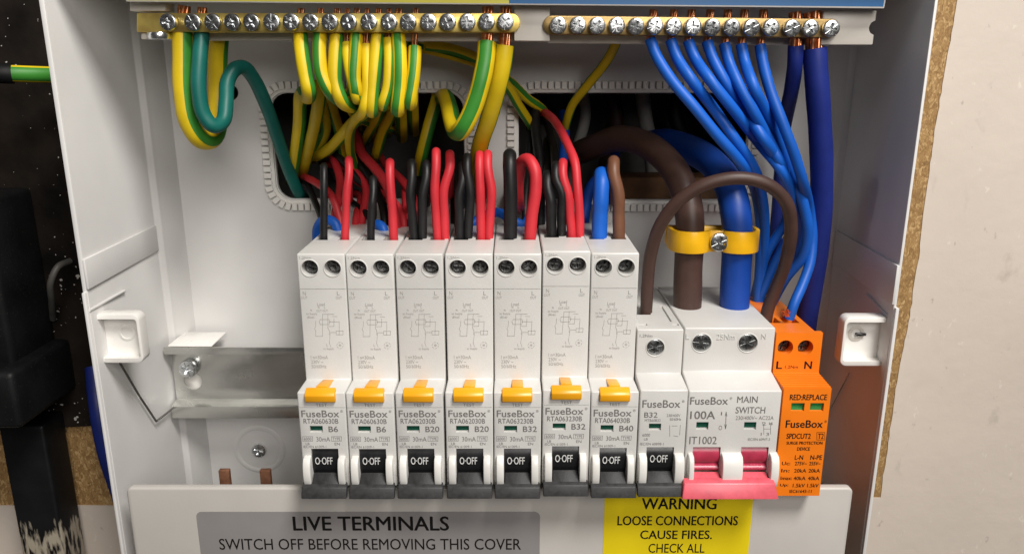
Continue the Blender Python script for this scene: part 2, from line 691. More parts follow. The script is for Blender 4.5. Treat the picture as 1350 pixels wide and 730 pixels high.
# ------------------------------------------------------------------ the wall behind the unit
YB = 350.0      # inside face of the enclosure back
YW = 352.0      # front of the board it is fixed to
bw = new()
for a in ((-420, -128, -420, 260), (126, 460, -420, 260), (-128, 126, -420, -82), (-128, 126, 14, 260)):
    merge(bw, box(a[0], a[1], YW, YW + 18, a[2], a[3]))
wall = obj('wall', bw, M['chip'], loc=(0, 0, 0), smooth=0, kind='structure')
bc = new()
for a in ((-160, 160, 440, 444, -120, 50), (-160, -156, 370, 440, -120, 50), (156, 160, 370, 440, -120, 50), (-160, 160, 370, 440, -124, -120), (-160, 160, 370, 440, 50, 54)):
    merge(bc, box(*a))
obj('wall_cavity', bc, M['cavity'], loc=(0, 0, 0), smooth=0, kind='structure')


def paint_sheet(x_edge, x_far, z0, z1, seed, amp, flip=False):
    """layer of cream paint whose inner edge is torn"""
    rnd = random.Random(seed)
    pts = []
    n = 150
    w = 0
    for i in range(n + 1):
        w = w * .82 + rnd.uniform(-1, 1) * amp * .5
        z = z0 + (z1 - z0) * i / n
        pts.append((x_edge(z) + w + rnd.uniform(-.25, .25) * amp, z))
    pts += [(x_far, z1), (x_far, z0)]
    return prism(pts, 'Y', YW - .45, YW + .05)


rx = lambda z: 190.3 + z * .012 + .6 * math.sin(z * .05)
zend = Zp(655, YW)
obj('paint_layer', paint_sheet(rx, 459, zend, 259, 3, .6), M['paint'], wall, smooth=0)
obj('paint_layer', box(149, 459, YW - .45, YW + .05, -419, zend - .02), M['paint'], wall, smooth=0)
zl = Zp(665, YW)
obj('paint_layer', box(-419, -166, YW - .9, YW + .05, -419, zl), M['paint'], wall, smooth=0)

# ---- left of the unit
zdb = Zp(556, YW)
db = prism([(-400, 259), (-160, 259), (-160, zdb + 8), (-200, zdb), (-400, zdb - 10)], 'Y', YW - 4, YW - .1, .4)
obj('dark_board', db, M['speck'], label='blackened board flecked with white paint spots behind the left edge of the box', cat='board', smooth=30)

t = thing('service_box', 'black plastic box with a stepped lower edge at the far left of the board', 'electrical box', (-245, YW, Zp(575, 330)))
bx = box(-300, Xp(4, 400, 315), 315, YW - 4.3, Zp(486, 315), Zp(262, 315), 2.5, 3)
obj('lid', bx, M['blk_gear'], t)
bx = box(-300, Xp(22, 530, 303), 303, YW - 4.3, Zp(566, 303), Zp(492, 303), 2.5, 3)
obj('terminal_cover', bx, M['blk_gear'], t)


def smear_mat():
    """black plastic brushed over with cream paint on its lowest stretch"""
    m = mat('paint_smeared_plastic', (.006, .006, .0065), .5, var=.3, scale=40, bump=.2, bscale=300, spec=.25)
    nt = m.node_tree
    b = nt.nodes['Principled BSDF']
    src = b.inputs['Base Color'].links[0].from_socket
    tc = [n for n in nt.nodes if n.type == 'TEX_COORD'][0]
    sx_ = nt.nodes.new('ShaderNodeSeparateXYZ')
    nt.links.new(tc.outputs['Object'], sx_.inputs[0])
    z1 = (Zp(655, 330) + 330) * MM
    mr = nt.nodes.new('ShaderNodeMapRange')
    mr.inputs['From Min'].default_value = z1
    mr.inputs['From Max'].default_value = z1 - .022
    mr.inputs['To Min'].default_value = -.3
    mr.inputs['To Max'].default_value = .1
    nt.links.new(sx_.outputs['Z'], mr.inputs['Value'])
    tot = mr.outputs['Result']
    for sc, rot, w in (((230, 230, 55), .35, .62), ((600, 600, 120), -.3, .34)):
        mp = nt.nodes.new('ShaderNodeMapping')
        mp.inputs['Scale'].default_value = sc
        mp.inputs['Rotation'].default_value = (0, rot, 0)
        nt.links.new(tc.outputs['Object'], mp.inputs['Vector'])
        n = nt.nodes.new('ShaderNodeTexNoise')
        n.inputs['Scale'].default_value = 1
        n.inputs['Detail'].default_value = 5
        nt.links.new(mp.outputs['Vector'], n.inputs['Vector'])
        a = nt.nodes.new('ShaderNodeMath')
        a.operation = 'MULTIPLY_ADD'
        a.inputs[1].default_value = w
        nt.links.new(n.outputs['Fac'], a.inputs[0])
        nt.links.new(tot, a.inputs[2])
        tot = a.outputs[0]
    r = nt.nodes.new('ShaderNodeValToRGB')
    r.color_ramp.elements[0].position = .52
    r.color_ramp.elements[0].color = (0, 0, 0, 1)
    r.color_ramp.elements[1].position = .60
    r.color_ramp.elements[1].color = (.9, .9, .9, 1)
    nt.links.new(tot, r.inputs['Fac'])
    mx = nt.nodes.new('ShaderNodeMix')
    mx.data_type = 'RGBA'
    nt.links.new(r.outputs['Color'], mx.inputs[0])
    nt.links.new(src, mx.inputs[6])
    mx.inputs[7].default_value = (.40, .35, .27, 1)
    nt.links.new(mx.outputs[2], b.inputs['Base Color'])
    return m


cd = new()
merge(cd, box(Xp(8, 620, 330), Xp(66, 620, 330), 330, YW - 4.6, -330, Zp(577, 318), 1.5, 3))
duct = obj('cable_trunking', cd, smear_mat(), label='black square trunking dropping from the service box, smeared with cream paint', cat='trunking')
tb = tube([P(-60, 97, 318), P(10, 97, 322), P(40, 98, 326), P(75, 99, 333), P(110, 100, 342), P(130, 101, 346)], 3.3, 20, 6, roll=-.95)
ew = obj('earth_cable', tb, [M['wy'], M['wg']], label='stub of yellow and green cable running into the box side from the left', cat='cable')
obj('sheath', tube([P(-60, 97, 318), P(0, 97, 321.4), P(17, 97.4, 323)], 4.0, 20), M['blk_gear'], ew)
tb = tube([P(92, 344, 338), P(76, 352, 330), P(67, 372, 328), P(68, 395, 333), P(70, 420, 346)], 1.4, 14)
obj('bent_cable', tb, M['dust_grey'], label='thin grey cable bent downwards between the dark board and the box', cat='cable')
tb = tube([P(124, 484, 340), P(129, 535, 332), P(139, 590, 330), P(158, 650, 334), P(180, 720, 342)], 4.0, 16)
obj('blue_cable', tb, M['wbd'], label='dark blue cable peeping out behind the lower left edge of the box', cat='cable')
bx = box(Xp(812, 250, 372), Xp(1000, 250, 372), 372, 392, -82, Zp(234, 372), .8)
obj('timber_batten', bx, M['timber'], label='rough timber batten crossing the bottom of the right cable opening', cat='batten')

# ------------------------------------------------------------------ enclosure
XL, XR, YF = -158.0, 144.0, 273.0
ZT, ZBOT = 34.0, -240.0
enc = thing('consumer_unit', 'open off-white electrical enclosure with two cable openings in its back', 'enclosure', (0, YB, ZBOT))
H1 = (-106.5, -21.5, Zp(262, YB), Zp(123, YB))
H2 = (3.0, 105.0, Zp(263, YB), Zp(123, YB))
back = box(XL - .0, XR + .0, YB, YW - .15, ZBOT, ZT)
cs = [prism(rrect(*h, 7), 'Y', YB - 5, YB + 5) for h in (H1, H2)]
cs.append(cyl(P(304, 122, YB) - Vector((0, 5, 0)), 3.4, (0, 1, 0), 10, 20))
back = cut(back, cs)
bp = obj('back_panel', back, M['case'], enc, smooth=25)
# a moulded dish round the lower fixing screw
sc = P(342, 592, YB)
ring = new()
nseg = 32
prof = [(13.0, .0), (12.4, .3), (11.0, .3), (10.2, -.05)]
rings = []
for rr, hh in prof:
    rings.append([ring.verts.new((sc.x + rr * math.cos(2 * math.pi * k / nseg), YB - hh, sc.z + rr * math.sin(2 * math.pi * k / nseg))) for k in range(nseg)])
for a, b in zip(rings[:-1], rings[1:]):
    for k in range(nseg):
        ring.faces.new((a[k], a[(k + 1) % nseg], b[(k + 1) % nseg], b[k]))
obj('screw_dish', ring, M['case'], bp, smooth=60)


def wall_prof(s):
    """cross section (x, y) of a side wall; s = -1 left, 1 right"""
    X = XL if s < 0 else XR
    i = -s
    return [(X + i * (2.0 if s < 0 else 3.0), YF + .0), (X, 336), (X + i * 2.2, 338.2), (X + i * 2.6, 341), (X + i * 7, YB), (X + i * 7, YW - .2), (X - i * 1.6, YW - .2), (X + i * (0.1 if s < 0 else 1.8), YF)]


for s in (-1, 1):
    sw = prism(wall_prof(s), 'Z', ZBOT, ZT, .5, 2)
    # a few strips along the height so the front edge can bow a little as moulded plastic does
    obj('side_wall', sw, M['case'], enc, smooth=35)
    X = XL if s < 0 else XR
    if s < 0:
        q = [PX(95, 345, X), PX(228, 286, X), PX(231, 313, X), PX(100, 391, X)]
    else:
        q = [PX(1192, 347, X), PX(1095, 299, X), PX(1091, 345, X), PX(1189, 397, X)]
    zt = (q[0].z + q[1].z) / 2
    zb = (q[2].z + q[3].z) / 2
    dx = 2.0 if s < 0 else 3.0
    b = prism([(X - s * (dx + .9), YF - .4), (X - s * .9, 335.5), (X + s * .1, 335.5), (X - s * (dx - .1), YF - .4)], 'Z', zb, zt, .3)
    obj('joint_band', b, M['case'], enc, smooth=35)
    # front rebate below the joint: the edge is thinner above it
    b = box(min(X - s * (dx - .3), X - s * (dx - 1.7)), max(X - s * (dx - .3), X - s * (dx - 1.7)), YF - 1.4, YF + 6, ZBOT, zb - 1, .5)
    obj('front_lip', b, M['case'], enc, smooth=35)
b = prism([(YF, ZT), (YB, ZT), (YB, ZT + 2), (YF, ZT + 2)], 'X', XL - 2, XR + 2, .4)
obj('top_wall', b, M['case'], enc, smooth=35)

# castellated trim round the two cable openings
for h in (H1, H2):
    tr = new()
    pts = rrect(h[0] - .4, h[1] + .4, h[2] - .4, h[3] + .4, 7.4, 8)
    pts2 = rrect(h[0] - 2.2, h[1] + 2.2, h[2] - 2.2, h[3] + 2.2, 9.2, 8)
    n = len(pts)
    layers = [[(p, YB + 2.5) for p in pts], [(p, YB - 1.3) for p in pts], [(p, YB - 1.6) for p in pts2], [(p, YB - .02) for p in pts2]]
    vr = [[tr.verts.new((p[0], y, p[1])) for p, y in L] for L in layers]
    for a, b in zip(vr[:-1], vr[1:]):
        for k in range(n):
            tr.faces.new((a[k], a[(k + 1) % n], b[(k + 1) % n], b[k]))
    # teeth
    path = [Vector((p[0], 0, p[1])) for p in rrect(h[0] - 3.4, h[1] + 3.4, h[2] - 3.4, h[3] + 3.4, 10.4, 8)]
    path.append(path[0])
    acc, nxt = 0, 0
    for a, b in zip(path[:-1], path[1:]):
        L = (b - a).length
        while nxt <= acc + L and L > 1e-6:
            c = a.lerp(b, (nxt - acc) / L)
            d = (b - a).normalized()
            nrm = Vector((-d.z, 0, d.x))
            tooth = box(-1.15, 1.15, YB - 2.6, YB - .02, -1.7, 1.7, .2, 1)
            m = Matrix(((d.x, 0, nrm.x, c.x), (0, 1, 0, 0), (d.z, 0, nrm.z, c.z), (0, 0, 0, 1)))
            bmesh.ops.transform(tooth, matrix=m, verts=tooth.verts)
            merge(tr, tooth)
            nxt += 2.95
        acc += L
    obj('edge_trim', tr, M['lug'], enc, smooth=35)

# corner lugs that the lid screws into
for s in (-1, 1):
    if s < 0:
        x0, x1, py0, py1, hx, hy = XL + .4, Xp(192, 440, 281), 412, 476, 168, 438
    else:
        x0, x1, py0, py1, hx, hy = Xp(1105, 445, 281), XR - .4, 416, 480, 1128, 439
    z0, z1 = Zp(py1, 279), Zp(py0, 279)
    xin = x1 if s < 0 else x0
    xout = x0 if s < 0 else x1
    lg = prism(rrect(x0, x1, z0, z1, 2.6), 'Y', 277, 283, 0)
    bevel(lg, .5, 2, 40)
    pocket = prism(rrect(x0 - (5 if s > 0 else -1.2) + (1.6 if s > 0 else -6), x1 - 1.0 if s < 0 else x1 + 5, z0 + 2.0, z1 - 2.0, 1.2), 'Y', 270, 281.6)
    if s > 0:
        bm_pocket = prism(rrect(x0 + 1.0, x1 + 5, z0 + 2.0, z1 - 2.0, 1.2), 'Y', 270, 281.6)
        pocket.free()
        pocket = bm_pocket
    lg = cut(lg, [pocket])
    lug = obj('fixing_lug', lg, M['lug'], enc, smooth=35)
    c = P(hx, hy, 282)
    boss = cyl((c.x, 282.2, c.z), 3.2, (0, -1, 0), .9, 24, .3)
    boss = cut(boss, [cyl((c.x, 281.9, c.z), 1.9 if s > 0 else 2.3, (0, -1, 0), 4, 20)])
    obj('screw_boss', boss, M['lug'] if s < 0 else M['carrier'], lug, smooth=35)
    pin = box(c.x - .4, c.x + 3.4, 280.2, 281.8, c.z - .5, c.z + .5, .2)
    if s > 0:
        obj('split_pin', pin, M['dark_steel'], lug)
    else:
        pin.free()
# raised witness ridges on the side walls
for s, segs in ((-1, [((118, 409), (164, 383)), ]), (1, [((1171, 416), (1142, 388))])):
    X = XL + 1.9 if s < 0 else XR - 2.7
    for a, b in segs:
        rd = tube([PX(*a, X), PX(*b, X)], .55, 8, k=1)
        obj('ridge', rd, M['case'], enc)
XW = XL + 2.6
lo = tube([PX(158, 478, XW), PX(184, 522, XW), PX(206, 555, XW)], .45, 8, k=1)
merge(lo, tube([PX(206, 555, XW), PX(219, 545, XW), PX(231, 535, XW)], .45, 8, k=1))
wl = tube([PX(1120, 491, XR - 2.9), PX(1094, 540, XR - 2.2), PX(1085, 556, XR - 1.5)], .3, 8, k=1)
obj('wire_loop', wl, M['rail'], label='hair-thin grey wire on the shaded right side wall below its lug', cat='wire')
obj('wire_loop', lo, M['dust_grey'], label='thin grey wire bent to a point on the left side wall beside the rail', cat='wire')

# ------------------------------------------------------------------ rail
R0, R1 = 327.0, 334.0
rz = [Zp(458, R0), Zp(467, R0), Zp(536, R0), Zp(551, R0)]
xa = Xp(216, 465, R0)
prof = [(R0, rz[0]), (R0, rz[1]), (R1, rz[1] - .8), (R1, rz[2] + .8), (R0, rz[2]), (R0, rz[3]), (R0 + 1, rz[3]), (R0 + 1, rz[2] - 1), (R1 + 1.2, rz[2]), (R1 + 1.2, rz[1]), (R0 + 1, rz[1] + 1), (R0 + 1, rz[0])]
rl = prism(prof, 'X', xa, 122, .12, 2)
k0 = P(254, 502, R1)
k1 = P(250, 484, R1)
rl = cut(rl, [cyl((k0.x, 325, k0.z), 4.3, (0, 1, 0), 20, 24)])
rail = thing('din_rail', 'galvanised steel mounting rail across the back behind the breakers', 'rail', (0, R1 + 1.2, rz[3]))
obj('channel', rl, M['rail'], rail, smooth=30)
st0 = cyl((k0.x, YB + .1, k0.z), 7.5, (0, -1, 0), 13.2, 28, .3)
obj('rail_stand', st0, M['lug'], enc)
so = screw_head(4.2, 2.8)
me_big = mesh_of(so, 'screw', M['zinc'])
shared('screw', me_big, rail, (k1.x, R1 - .02, k1.z), (0, .5, 0))
e = box(Xp(221, 450, 328), Xp(279, 450, 328), 327.5, 346, rz[0] + .1, Zp(455, 327.5), .4)
obj('end_clip', e, M['lug'], label='small white plastic clip sitting on the left end of the rail', cat='clip')
ro = screw_head(3.7, 1.5)
me_scr = mesh_of(ro, 'screw', M['zinc'])
o = shared('panel_screw', me_scr, None, (sc.x, YB - .05, sc.z), (0, .3, 0))
o['label'] = 'round cross-head screw fixing the back panel below the rail'
o['category'] = 'screw'
# two bare copper prongs of the comb busbar standing above the cover
bb = thing('busbar', 'copper comb busbar with two bare prongs rising above the cover', 'busbar', (Xp(320, 640, 300), 300, -196))
for px in (296, 350):
    a = P(px, 618, 296)
    obj('prong', box(a.x - 2.2, a.x + 2.2, 294.6, 297, -196, a.z, .25), M['copper_dull'], bb)
obj('spine', box(Xp(285, 640, 296), 95, 297.01, 300, -196, -188, .25), M['copper_dull'], bb)

# ------------------------------------------------------------------ cover with its two labels
YC = 266.0
cvl, cvr = Xp(165, 642, YC), Xp(1126, 640, YC)
cvt = Zp(643, YC)
cov = thing('terminal_cover', 'off-white plastic cover panel below the breakers carrying two warning labels', 'cover', ((cvl + cvr) / 2, YC, -235))
cv = prism(rrect(cvl, cvr, -235, cvt, 2.2), 'Y', YC, YC + 3.5)
bevel(cv, .9, 3, 40)
obj('panel', cv, M['cover'], cov, smooth=40)
yl = YC - .12
gl = P(258, 674, yl)
gr = P(712, 676, yl)
lab = prism(rrect(gl.x, gr.x, -200, gl.z, 2.2), 'Y', yl, YC + .02)
lab_o = obj('grey_label', lab, M['label_grey'], cov, smooth=30, label='grey label reading LIVE TERMINALS')
tx = new()
T(tx, 'LIVE TERMINALS', (386, 680, 592, 699), yl - .05, .018)
T(tx, 'SWITCH OFF BEFORE REMOVING THIS COVER', (289, 709.5, 687, 724), yl - .05, .004)
obj('lettering', tx, M['ink_black'], lab_o, smooth=0)
yl_ = P(796, 690, yl)
yr_ = P(990, 690, yl)
lab = box(yl_.x, yr_.x, yl, YC + .02, -206, cvt - 2)
lab_o = obj('yellow_label', lab, M['label_yellow'], cov, smooth=0, label='yellow WARNING label')
tx = new()
T(tx, 'WARNING', (846, 656, 945, 671), yl - .05, .018)
T(tx, 'LOOSE CONNECTIONS', (814, 679.5, 973, 692), yl - .05, .016)
T(tx, 'CAUSE FIRES.', (844, 698.5, 939, 710), yl - .05, .016)
T(tx, 'CHECK ALL', (855, 716, 929, 728), yl - .05, .004)
obj('lettering', tx, M['ink_black'], lab_o, smooth=0)

# ------------------------------------------------------------------ breakers
YU, YN = 271.0, 258.5          # upper face, nose face
YR = 326.5
YE = 297.5                     # wires enter the tops here
PITCH = 17.72
X0 = -77.9                     # left side of the first module
ZTOP = Zp(334.5, YU)


def module_body(x0, x1, ztop, py_step, py_nose, zb, cutters, bev=.55, yback=YR, ynose=YN, yu=YU):
    zs = Zp(py_step, yu)
    zn = Zp(py_nose, ynose)
    prof = [(yu, ztop), (yu, zs), (ynose, zn), (ynose, zb), (ynose + 8, zb - .6), (yu, zb - 1), (yu, zb - 22), (yback, zb - 22), (yback, ztop)]
    b = prism(prof, 'X', x0, x1)
    bevel(b, bev, 3, 25)
    return cut(b, cutters)


def hole(px, py, Y, r, depth=9):
    c = P(px, py, Y)
    return cyl((c.x, Y - 2, c.z), r, (0, 1, 0), depth + 2, 28)


def ring_rim(px, py, Y, r, w=.35):
    """raised lip round a screw hole"""
    c = P(px, py, Y)
    bm = new()
    n = 28
    rr = []
    for rad, h in ((r - .02, .35), (r, -.02), (r + w * .4, -.22), (r + w, -.18), (r + w * 1.5, .05)):
        rr.append([bm.verts.new((c.x + rad * math.cos(2 * math.pi * k / n), Y + h, c.z + rad * math.sin(2 * math.pi * k / n))) for k in range(n)])
    for a, b in zip(rr[:-1], rr[1:]):
        for k in range(n):
            bm.faces.new((a[k], a[(k + 1) % n], b[(k + 1) % n], b[k]))
    return bm


def cheek(x0, x1, py0, py1, Y0, bulge):
    z1, z0 = Zp(py0, Y0), Zp(py1, Y0)
    pts = [(Y0 + 2, z1), ]
    for k in range(9):
        a = math.pi * k / 8
        z = (z0 + z1) / 2 + (z1 - z0) / 2 * math.cos(a)
        pts.append((Y0 - bulge * math.sin(a) ** .55, z))
    pts.append((Y0 + 2, z0))
    b = prism(pts, 'X', x0, x1)
    return bevel(b, .35, 2, 40)


def drum(x0, x1, py0, py1, Y0, sag):
    """visible front of the rocker, a shallow barrel"""
    z1, z0 = Zp(py0, Y0), Zp(py1, Y0)
    pts = []
    for k in range(9):
        u = k / 8
        pts.append((Y0 + 1.6 - sag * math.sin(math.pi * u) ** .7, z1 + (z0 - z1) * u))
    pts += [(Y0 + 5, z0), (Y0 + 5, z1)]
    return prism(pts, 'X', x0, x1)


def lever(xc0, xc1, xb0, xb1, py_a, py_b, Y_a, Y_b, th=1.9):
    """sloping tongue from the rocker down to the bar"""
    za, zb = Zp(py_a, Y_a), Zp(py_b, Y_b)
    bm = new()
    v = []
    for (x0, x1, y, z) in ((xc0, xc1, Y_a, za), (xb0, xb1, Y_b, zb)):
        for dz in (0, -th):
            v += [bm.verts.new((x0, y, z + dz)), bm.verts.new((x1, y, z + dz))]
    for f in ((0, 1, 5, 4), (2, 6, 7, 3), (0, 2, 3, 1), (4, 5, 7, 6), (0, 4, 6, 2), (1, 3, 7, 5)):
        bm.faces.new([v[i] for i in f])
    bmesh.ops.recalc_face_normals(bm, faces=bm.faces[:])
    return bevel(bm, .25, 2)


def bar(x0, x1, py0, py1, Y, flare=0., lean=1.6):
    z1, z0 = Zp(py0, Y), Zp(py1, Y - lean)
    bm = prism([(Y + 2.6, z1 + 1.0), (Y, z1), (Y - lean, z0), (Y + .6, z0 - .5)], 'X', x0, x1)
    if flare:
        for v in bm.verts:
            if v.co.z < (z0 + z1) / 2:
                v.co.x += flare if v.co.x > (x0 + x1) / 2 else -flare
    return bevel(bm, .4, 2)


def px_x(px, py, Y):
    return Xp(px, py, Y)


# ---- the first RCBO in full: B6, module centre at X0 + PITCH / 2
mc = X0 + PITCH / 2
w2 = 8.63
base = Vector((mc, YR, ZTOP - 110))
zb = Zp(640, YN)
ox = mc - P(425.6, 545, YN).x           # photograph's own module axis on the nose
GRP = 'row of seven narrow breakers'
root = thing('circuit_breaker', 'x', 'circuit breaker', base, GRP)

tx0, tx1 = mc - 5.0, mc + 5.0
zt0, zt1 = Zp(640, YN), Zp(591, YN)
wz0, wz1 = Zp(570, YN), Zp(561, YN)
wx0, wx1 = Xp(408.5, 565, YN), Xp(425.5, 565, YN)
sh = [(411, 352), (441, 352)]
off_u = mc - P(426.2, 352, YU).x        # module axis on the upper face
sx = [P(p[0], p[1], YU).x + off_u for p in sh]
sz = P(411, 353.5, YU).z
cutters = [cyl((x, YU - 2, sz), 2.95, (0, 1, 0), 12, 28) for x in sx]
cutters += [box(mc - 7.2, mc - 1.4, YE - 3.6, YE + 3.2, ZTOP - 9, ZTOP + 3), box(mc + 1.4, mc + 7.2, YE - 3.6, YE + 3.2, ZTOP - 9, ZTOP + 3)]
cutters += [box(tx0, tx1, YN - 3, YN + 7, zt0 - .5, zt1), box(wx0, wx1, YN - 2, YN + 1.2, wz0, wz1)]
zl1 = Zp(537, YN)
zl2 = Zp(381, YU)
cutters += [box(mc - 12, mc + 12, YN - 2, YN + .35, zl1 - .13, zl1 + .13), box(mc - 12, mc + 12, YU - 2, YU + .35, zl2 - .13, zl2 + .13)]
zstep = Zp(500, YU)
body = module_body(mc - w2, mc + w2, ZTOP, 500, 517, zb, cutters)
for x in sx:
    c = ring_rim(675 + x * F / 277.0, 353.5, YU, 2.95)
    dx = x - sum(v.co.x for v in c.verts) / len(c.verts)
    for v in c.verts:
        v.co.x += dx
    merge(body, c)
obj('body', body, M['housing'], root, smooth=35)
for a, b in ((mc - 7.75, mc - 5.05), (mc + 5.05, mc + 7.6)):
    obj('cheek', cheek(a, b, 600, 638, YN, 3.6), M['cheek'], root, smooth=50)
# floor of the window: the green flag
obj('indicator_flag', box(wx0 - .02, wx1 + .02, YN + .9, YN + 1.3, wz0 + .55, wz1 + .02), M['green_flag'], root, smooth=0)
me_tscr = mesh_of(screw_head(2.6, 1.6, .7, 20), 'terminal_screw', M['dark_steel'])
for i, x in enumerate(sx):
    shared('terminal_screw', me_tscr, root, (x, YU + 4.6 + 1.2 * i, sz), (0, .4 + i, 0))
# amber test button: stem on the slope and a bar on the nose edge
tb_ = new()
sA = Vector((0, YU - .3, Zp(500, YU) + .5))
zN = Zp(517, YN)
prof = [(YU - .2, zstep + .15), (YN + 1.8, zN + 1.7), (YN + 1.8, zN - 1.0), (YU - .2, zN - 1.0)]
merge(tb_, bevel(prism(prof, 'X', mc - 2.05, mc + 2.05), .25, 2))
prof = [(YN + 1.6, zN + 1.35), (YN - .8, zN + .3), (YN - 1.7, zN - .7), (YN - 1.4, zN - 3.3), (YN + .3, zN - 3.8), (YN + 1.6, zN - 3.4)]
merge(tb_, bevel(prism(prof, 'X', mc - 5.6, mc + 5.3), .35, 2))
obj('test_button', tb_, M['button'], root, smooth=40)
# toggle
tg = new()
merge(tg, drum(tx0 + .15, tx1 - .15, 593, 626, YN, 1.4), 0)
merge(tg, box(tx0 + .2, tx1 - .2, YN + 1.2, YN + 5, Zp(626, YN) - 3.2, Zp(626, YN) - .1), 0)
merge(tg, lever(tx0 + .35, tx1 - .35, mc - 4.75, mc + 5.0, 622, 641, YN + .2, 254.9), 1)
merge(tg, bar(mc - 8.35, mc + 8.3, 642.5, 657.5, 254.0), 2)
tgo = obj('toggle', tg, [M['black'], M['handle'], M['handle_bar_lit']], root, smooth=40)
tx = new()
yt = YN + .15
T(tx, 'O·OFF', (416.5, 602, 439.5, 611.5), yt, .006)
for v in tx.verts:
    v.co.x += ox
    v.co.y -= .2
obj('lettering', tx, M['ink_white'], tgo, smooth=0)
# a thin groove line across the rocker
# common print
tx = new()
yp = YN - .06


def shifted(bm, dx, n0=0):
    bm.verts.ensure_lookup_table()
    for v in bm.verts[n0:]:
        v.co.x += dx


T(tx, 'FuseBox', (398, 540.5, 448, 549.5), yp, .012)
T(tx, '®', (449.5, 540, 453, 543.5), yp)
T(tx, 'TEST', (417, 531.5, 432, 535.5), yp, .0)
T(tx, '30mA', (418, 575.5, 436, 581.5), yp)
for a, b in ((400, 413), (438, 451)):
    stroke(tx, [(a, 575), (b, 575), (b, 581), (a, 581), (a, 575)], yp, .13)
T(tx, '6000', (401.5, 576.2, 411.5, 580), yp)
T(tx, 'LB', (404, 583, 409, 586), yp)
T(tx, 'TYPE', (439.5, 576.2, 449.5, 580), yp)
T(tx, 'EN', (442, 583, 449, 586.5), yp)
T(tx, 'IEC/EN 61009-1', (401, 586.8, 431, 590), yp)
shifted(tx, ox)
n0 = len(tx.verts)
yq = YU - .06
T(tx, '1,2Nm', (397.5, 338, 413, 342), yq)
T(tx, 'N', (402, 384, 406, 389), yq)
T(tx, 'OUT', (400, 390.5, 408, 394), yq)
T(tx, 'L', (447, 384, 450.5, 389), yq)
T(tx, 'OUT', (445.5, 390.5, 453.5, 394), yq)
T(tx, 'Load', (421, 399, 431, 403), yq)
T(tx, 'N', (422, 403.5, 424, 406.5), yq)
T(tx, 'L', (430, 403.5, 432, 406.5), yq)
T(tx, 'OUT OUT', (420, 408, 435, 411), yq)
T(tx, 'N', (412, 407.5, 414, 410), yq)
T(tx, 'to Supply', (406.5, 412, 421, 415.5), yq)
T(tx, '(Blue)', (407.5, 416.5, 417, 420), yq)
shifted(tx, off_u, n0)
n1 = len(tx.verts)
L = [[(425, 414), (425, 443), (416, 443), (416, 436), (414.5, 433), (416, 430), (416, 423)], [(432, 414), (432, 432), (434, 436), (434, 441)],
     [(425, 414), (440, 414)], [(422, 421), (420.5, 424), (422, 427.5), (433.5, 427.5), (435, 424), (433.5, 421), (422, 421)],
     [(433, 424), (447, 424), (447, 437)], [(440, 420), (440, 430), (433, 430)], [(435, 438), (443, 438)],
     [(443, 436), (452, 436), (452, 441), (443, 441), (443, 436)], [(447, 436), (447, 441)], [(435, 439), (434, 452), (436, 457)],
     [(444, 417), (438, 417)]]
for l in L:
    stroke(tx, l, yq, .13, 1)
for k in range(6):
    a = math.radians(60 * k)
    b = math.radians(60 * k + 34)
    stroke(tx, [(448 + 4.2 * math.cos(a), 455 + 4.2 * math.sin(a)), (448 + 4.2 * math.cos(b), 455 + 4.2 * math.sin(b))], yq, .13, 1)
T(tx, '*', (446.3, 453.2, 449.7, 456.8), yq)
T(tx, 'L', (430, 453, 432, 456), yq)
T(tx, 'to Supply', (426, 458, 440, 461.5), yq)
T(tx, 'I n=30mA', (409.5, 468.5, 432, 473), yq)
T(tx, '230V ~', (410, 474.5, 426, 479), yq)
T(tx, '50/60Hz', (410.5, 480.5, 430, 485), yq)
# below the middle of the face the module axis in the picture has drifted right
tx.verts.ensure_lookup_table()
for v in tx.verts[n1:]:
    v.co.x += mc - P(429.0, 440, YU).x
for f in tx.faces:
    f.material_index = 1 if f.calc_center_median().y > 265 else 0
obj('printed_diagram', tx, [M['ink'], M['ink_faint']], root, smooth=0)


def rating_mesh(model, rate):
    t_ = new()
    T(t_, model, (401, 551.5, 447, 558), yp, .004)
    w = 12.5 if len(rate) == 2 else 18.5
    T(t_, rate, (434, 561.5, 434 + w, 569), yp, .012)
    shifted(t_, ox)
    return t_


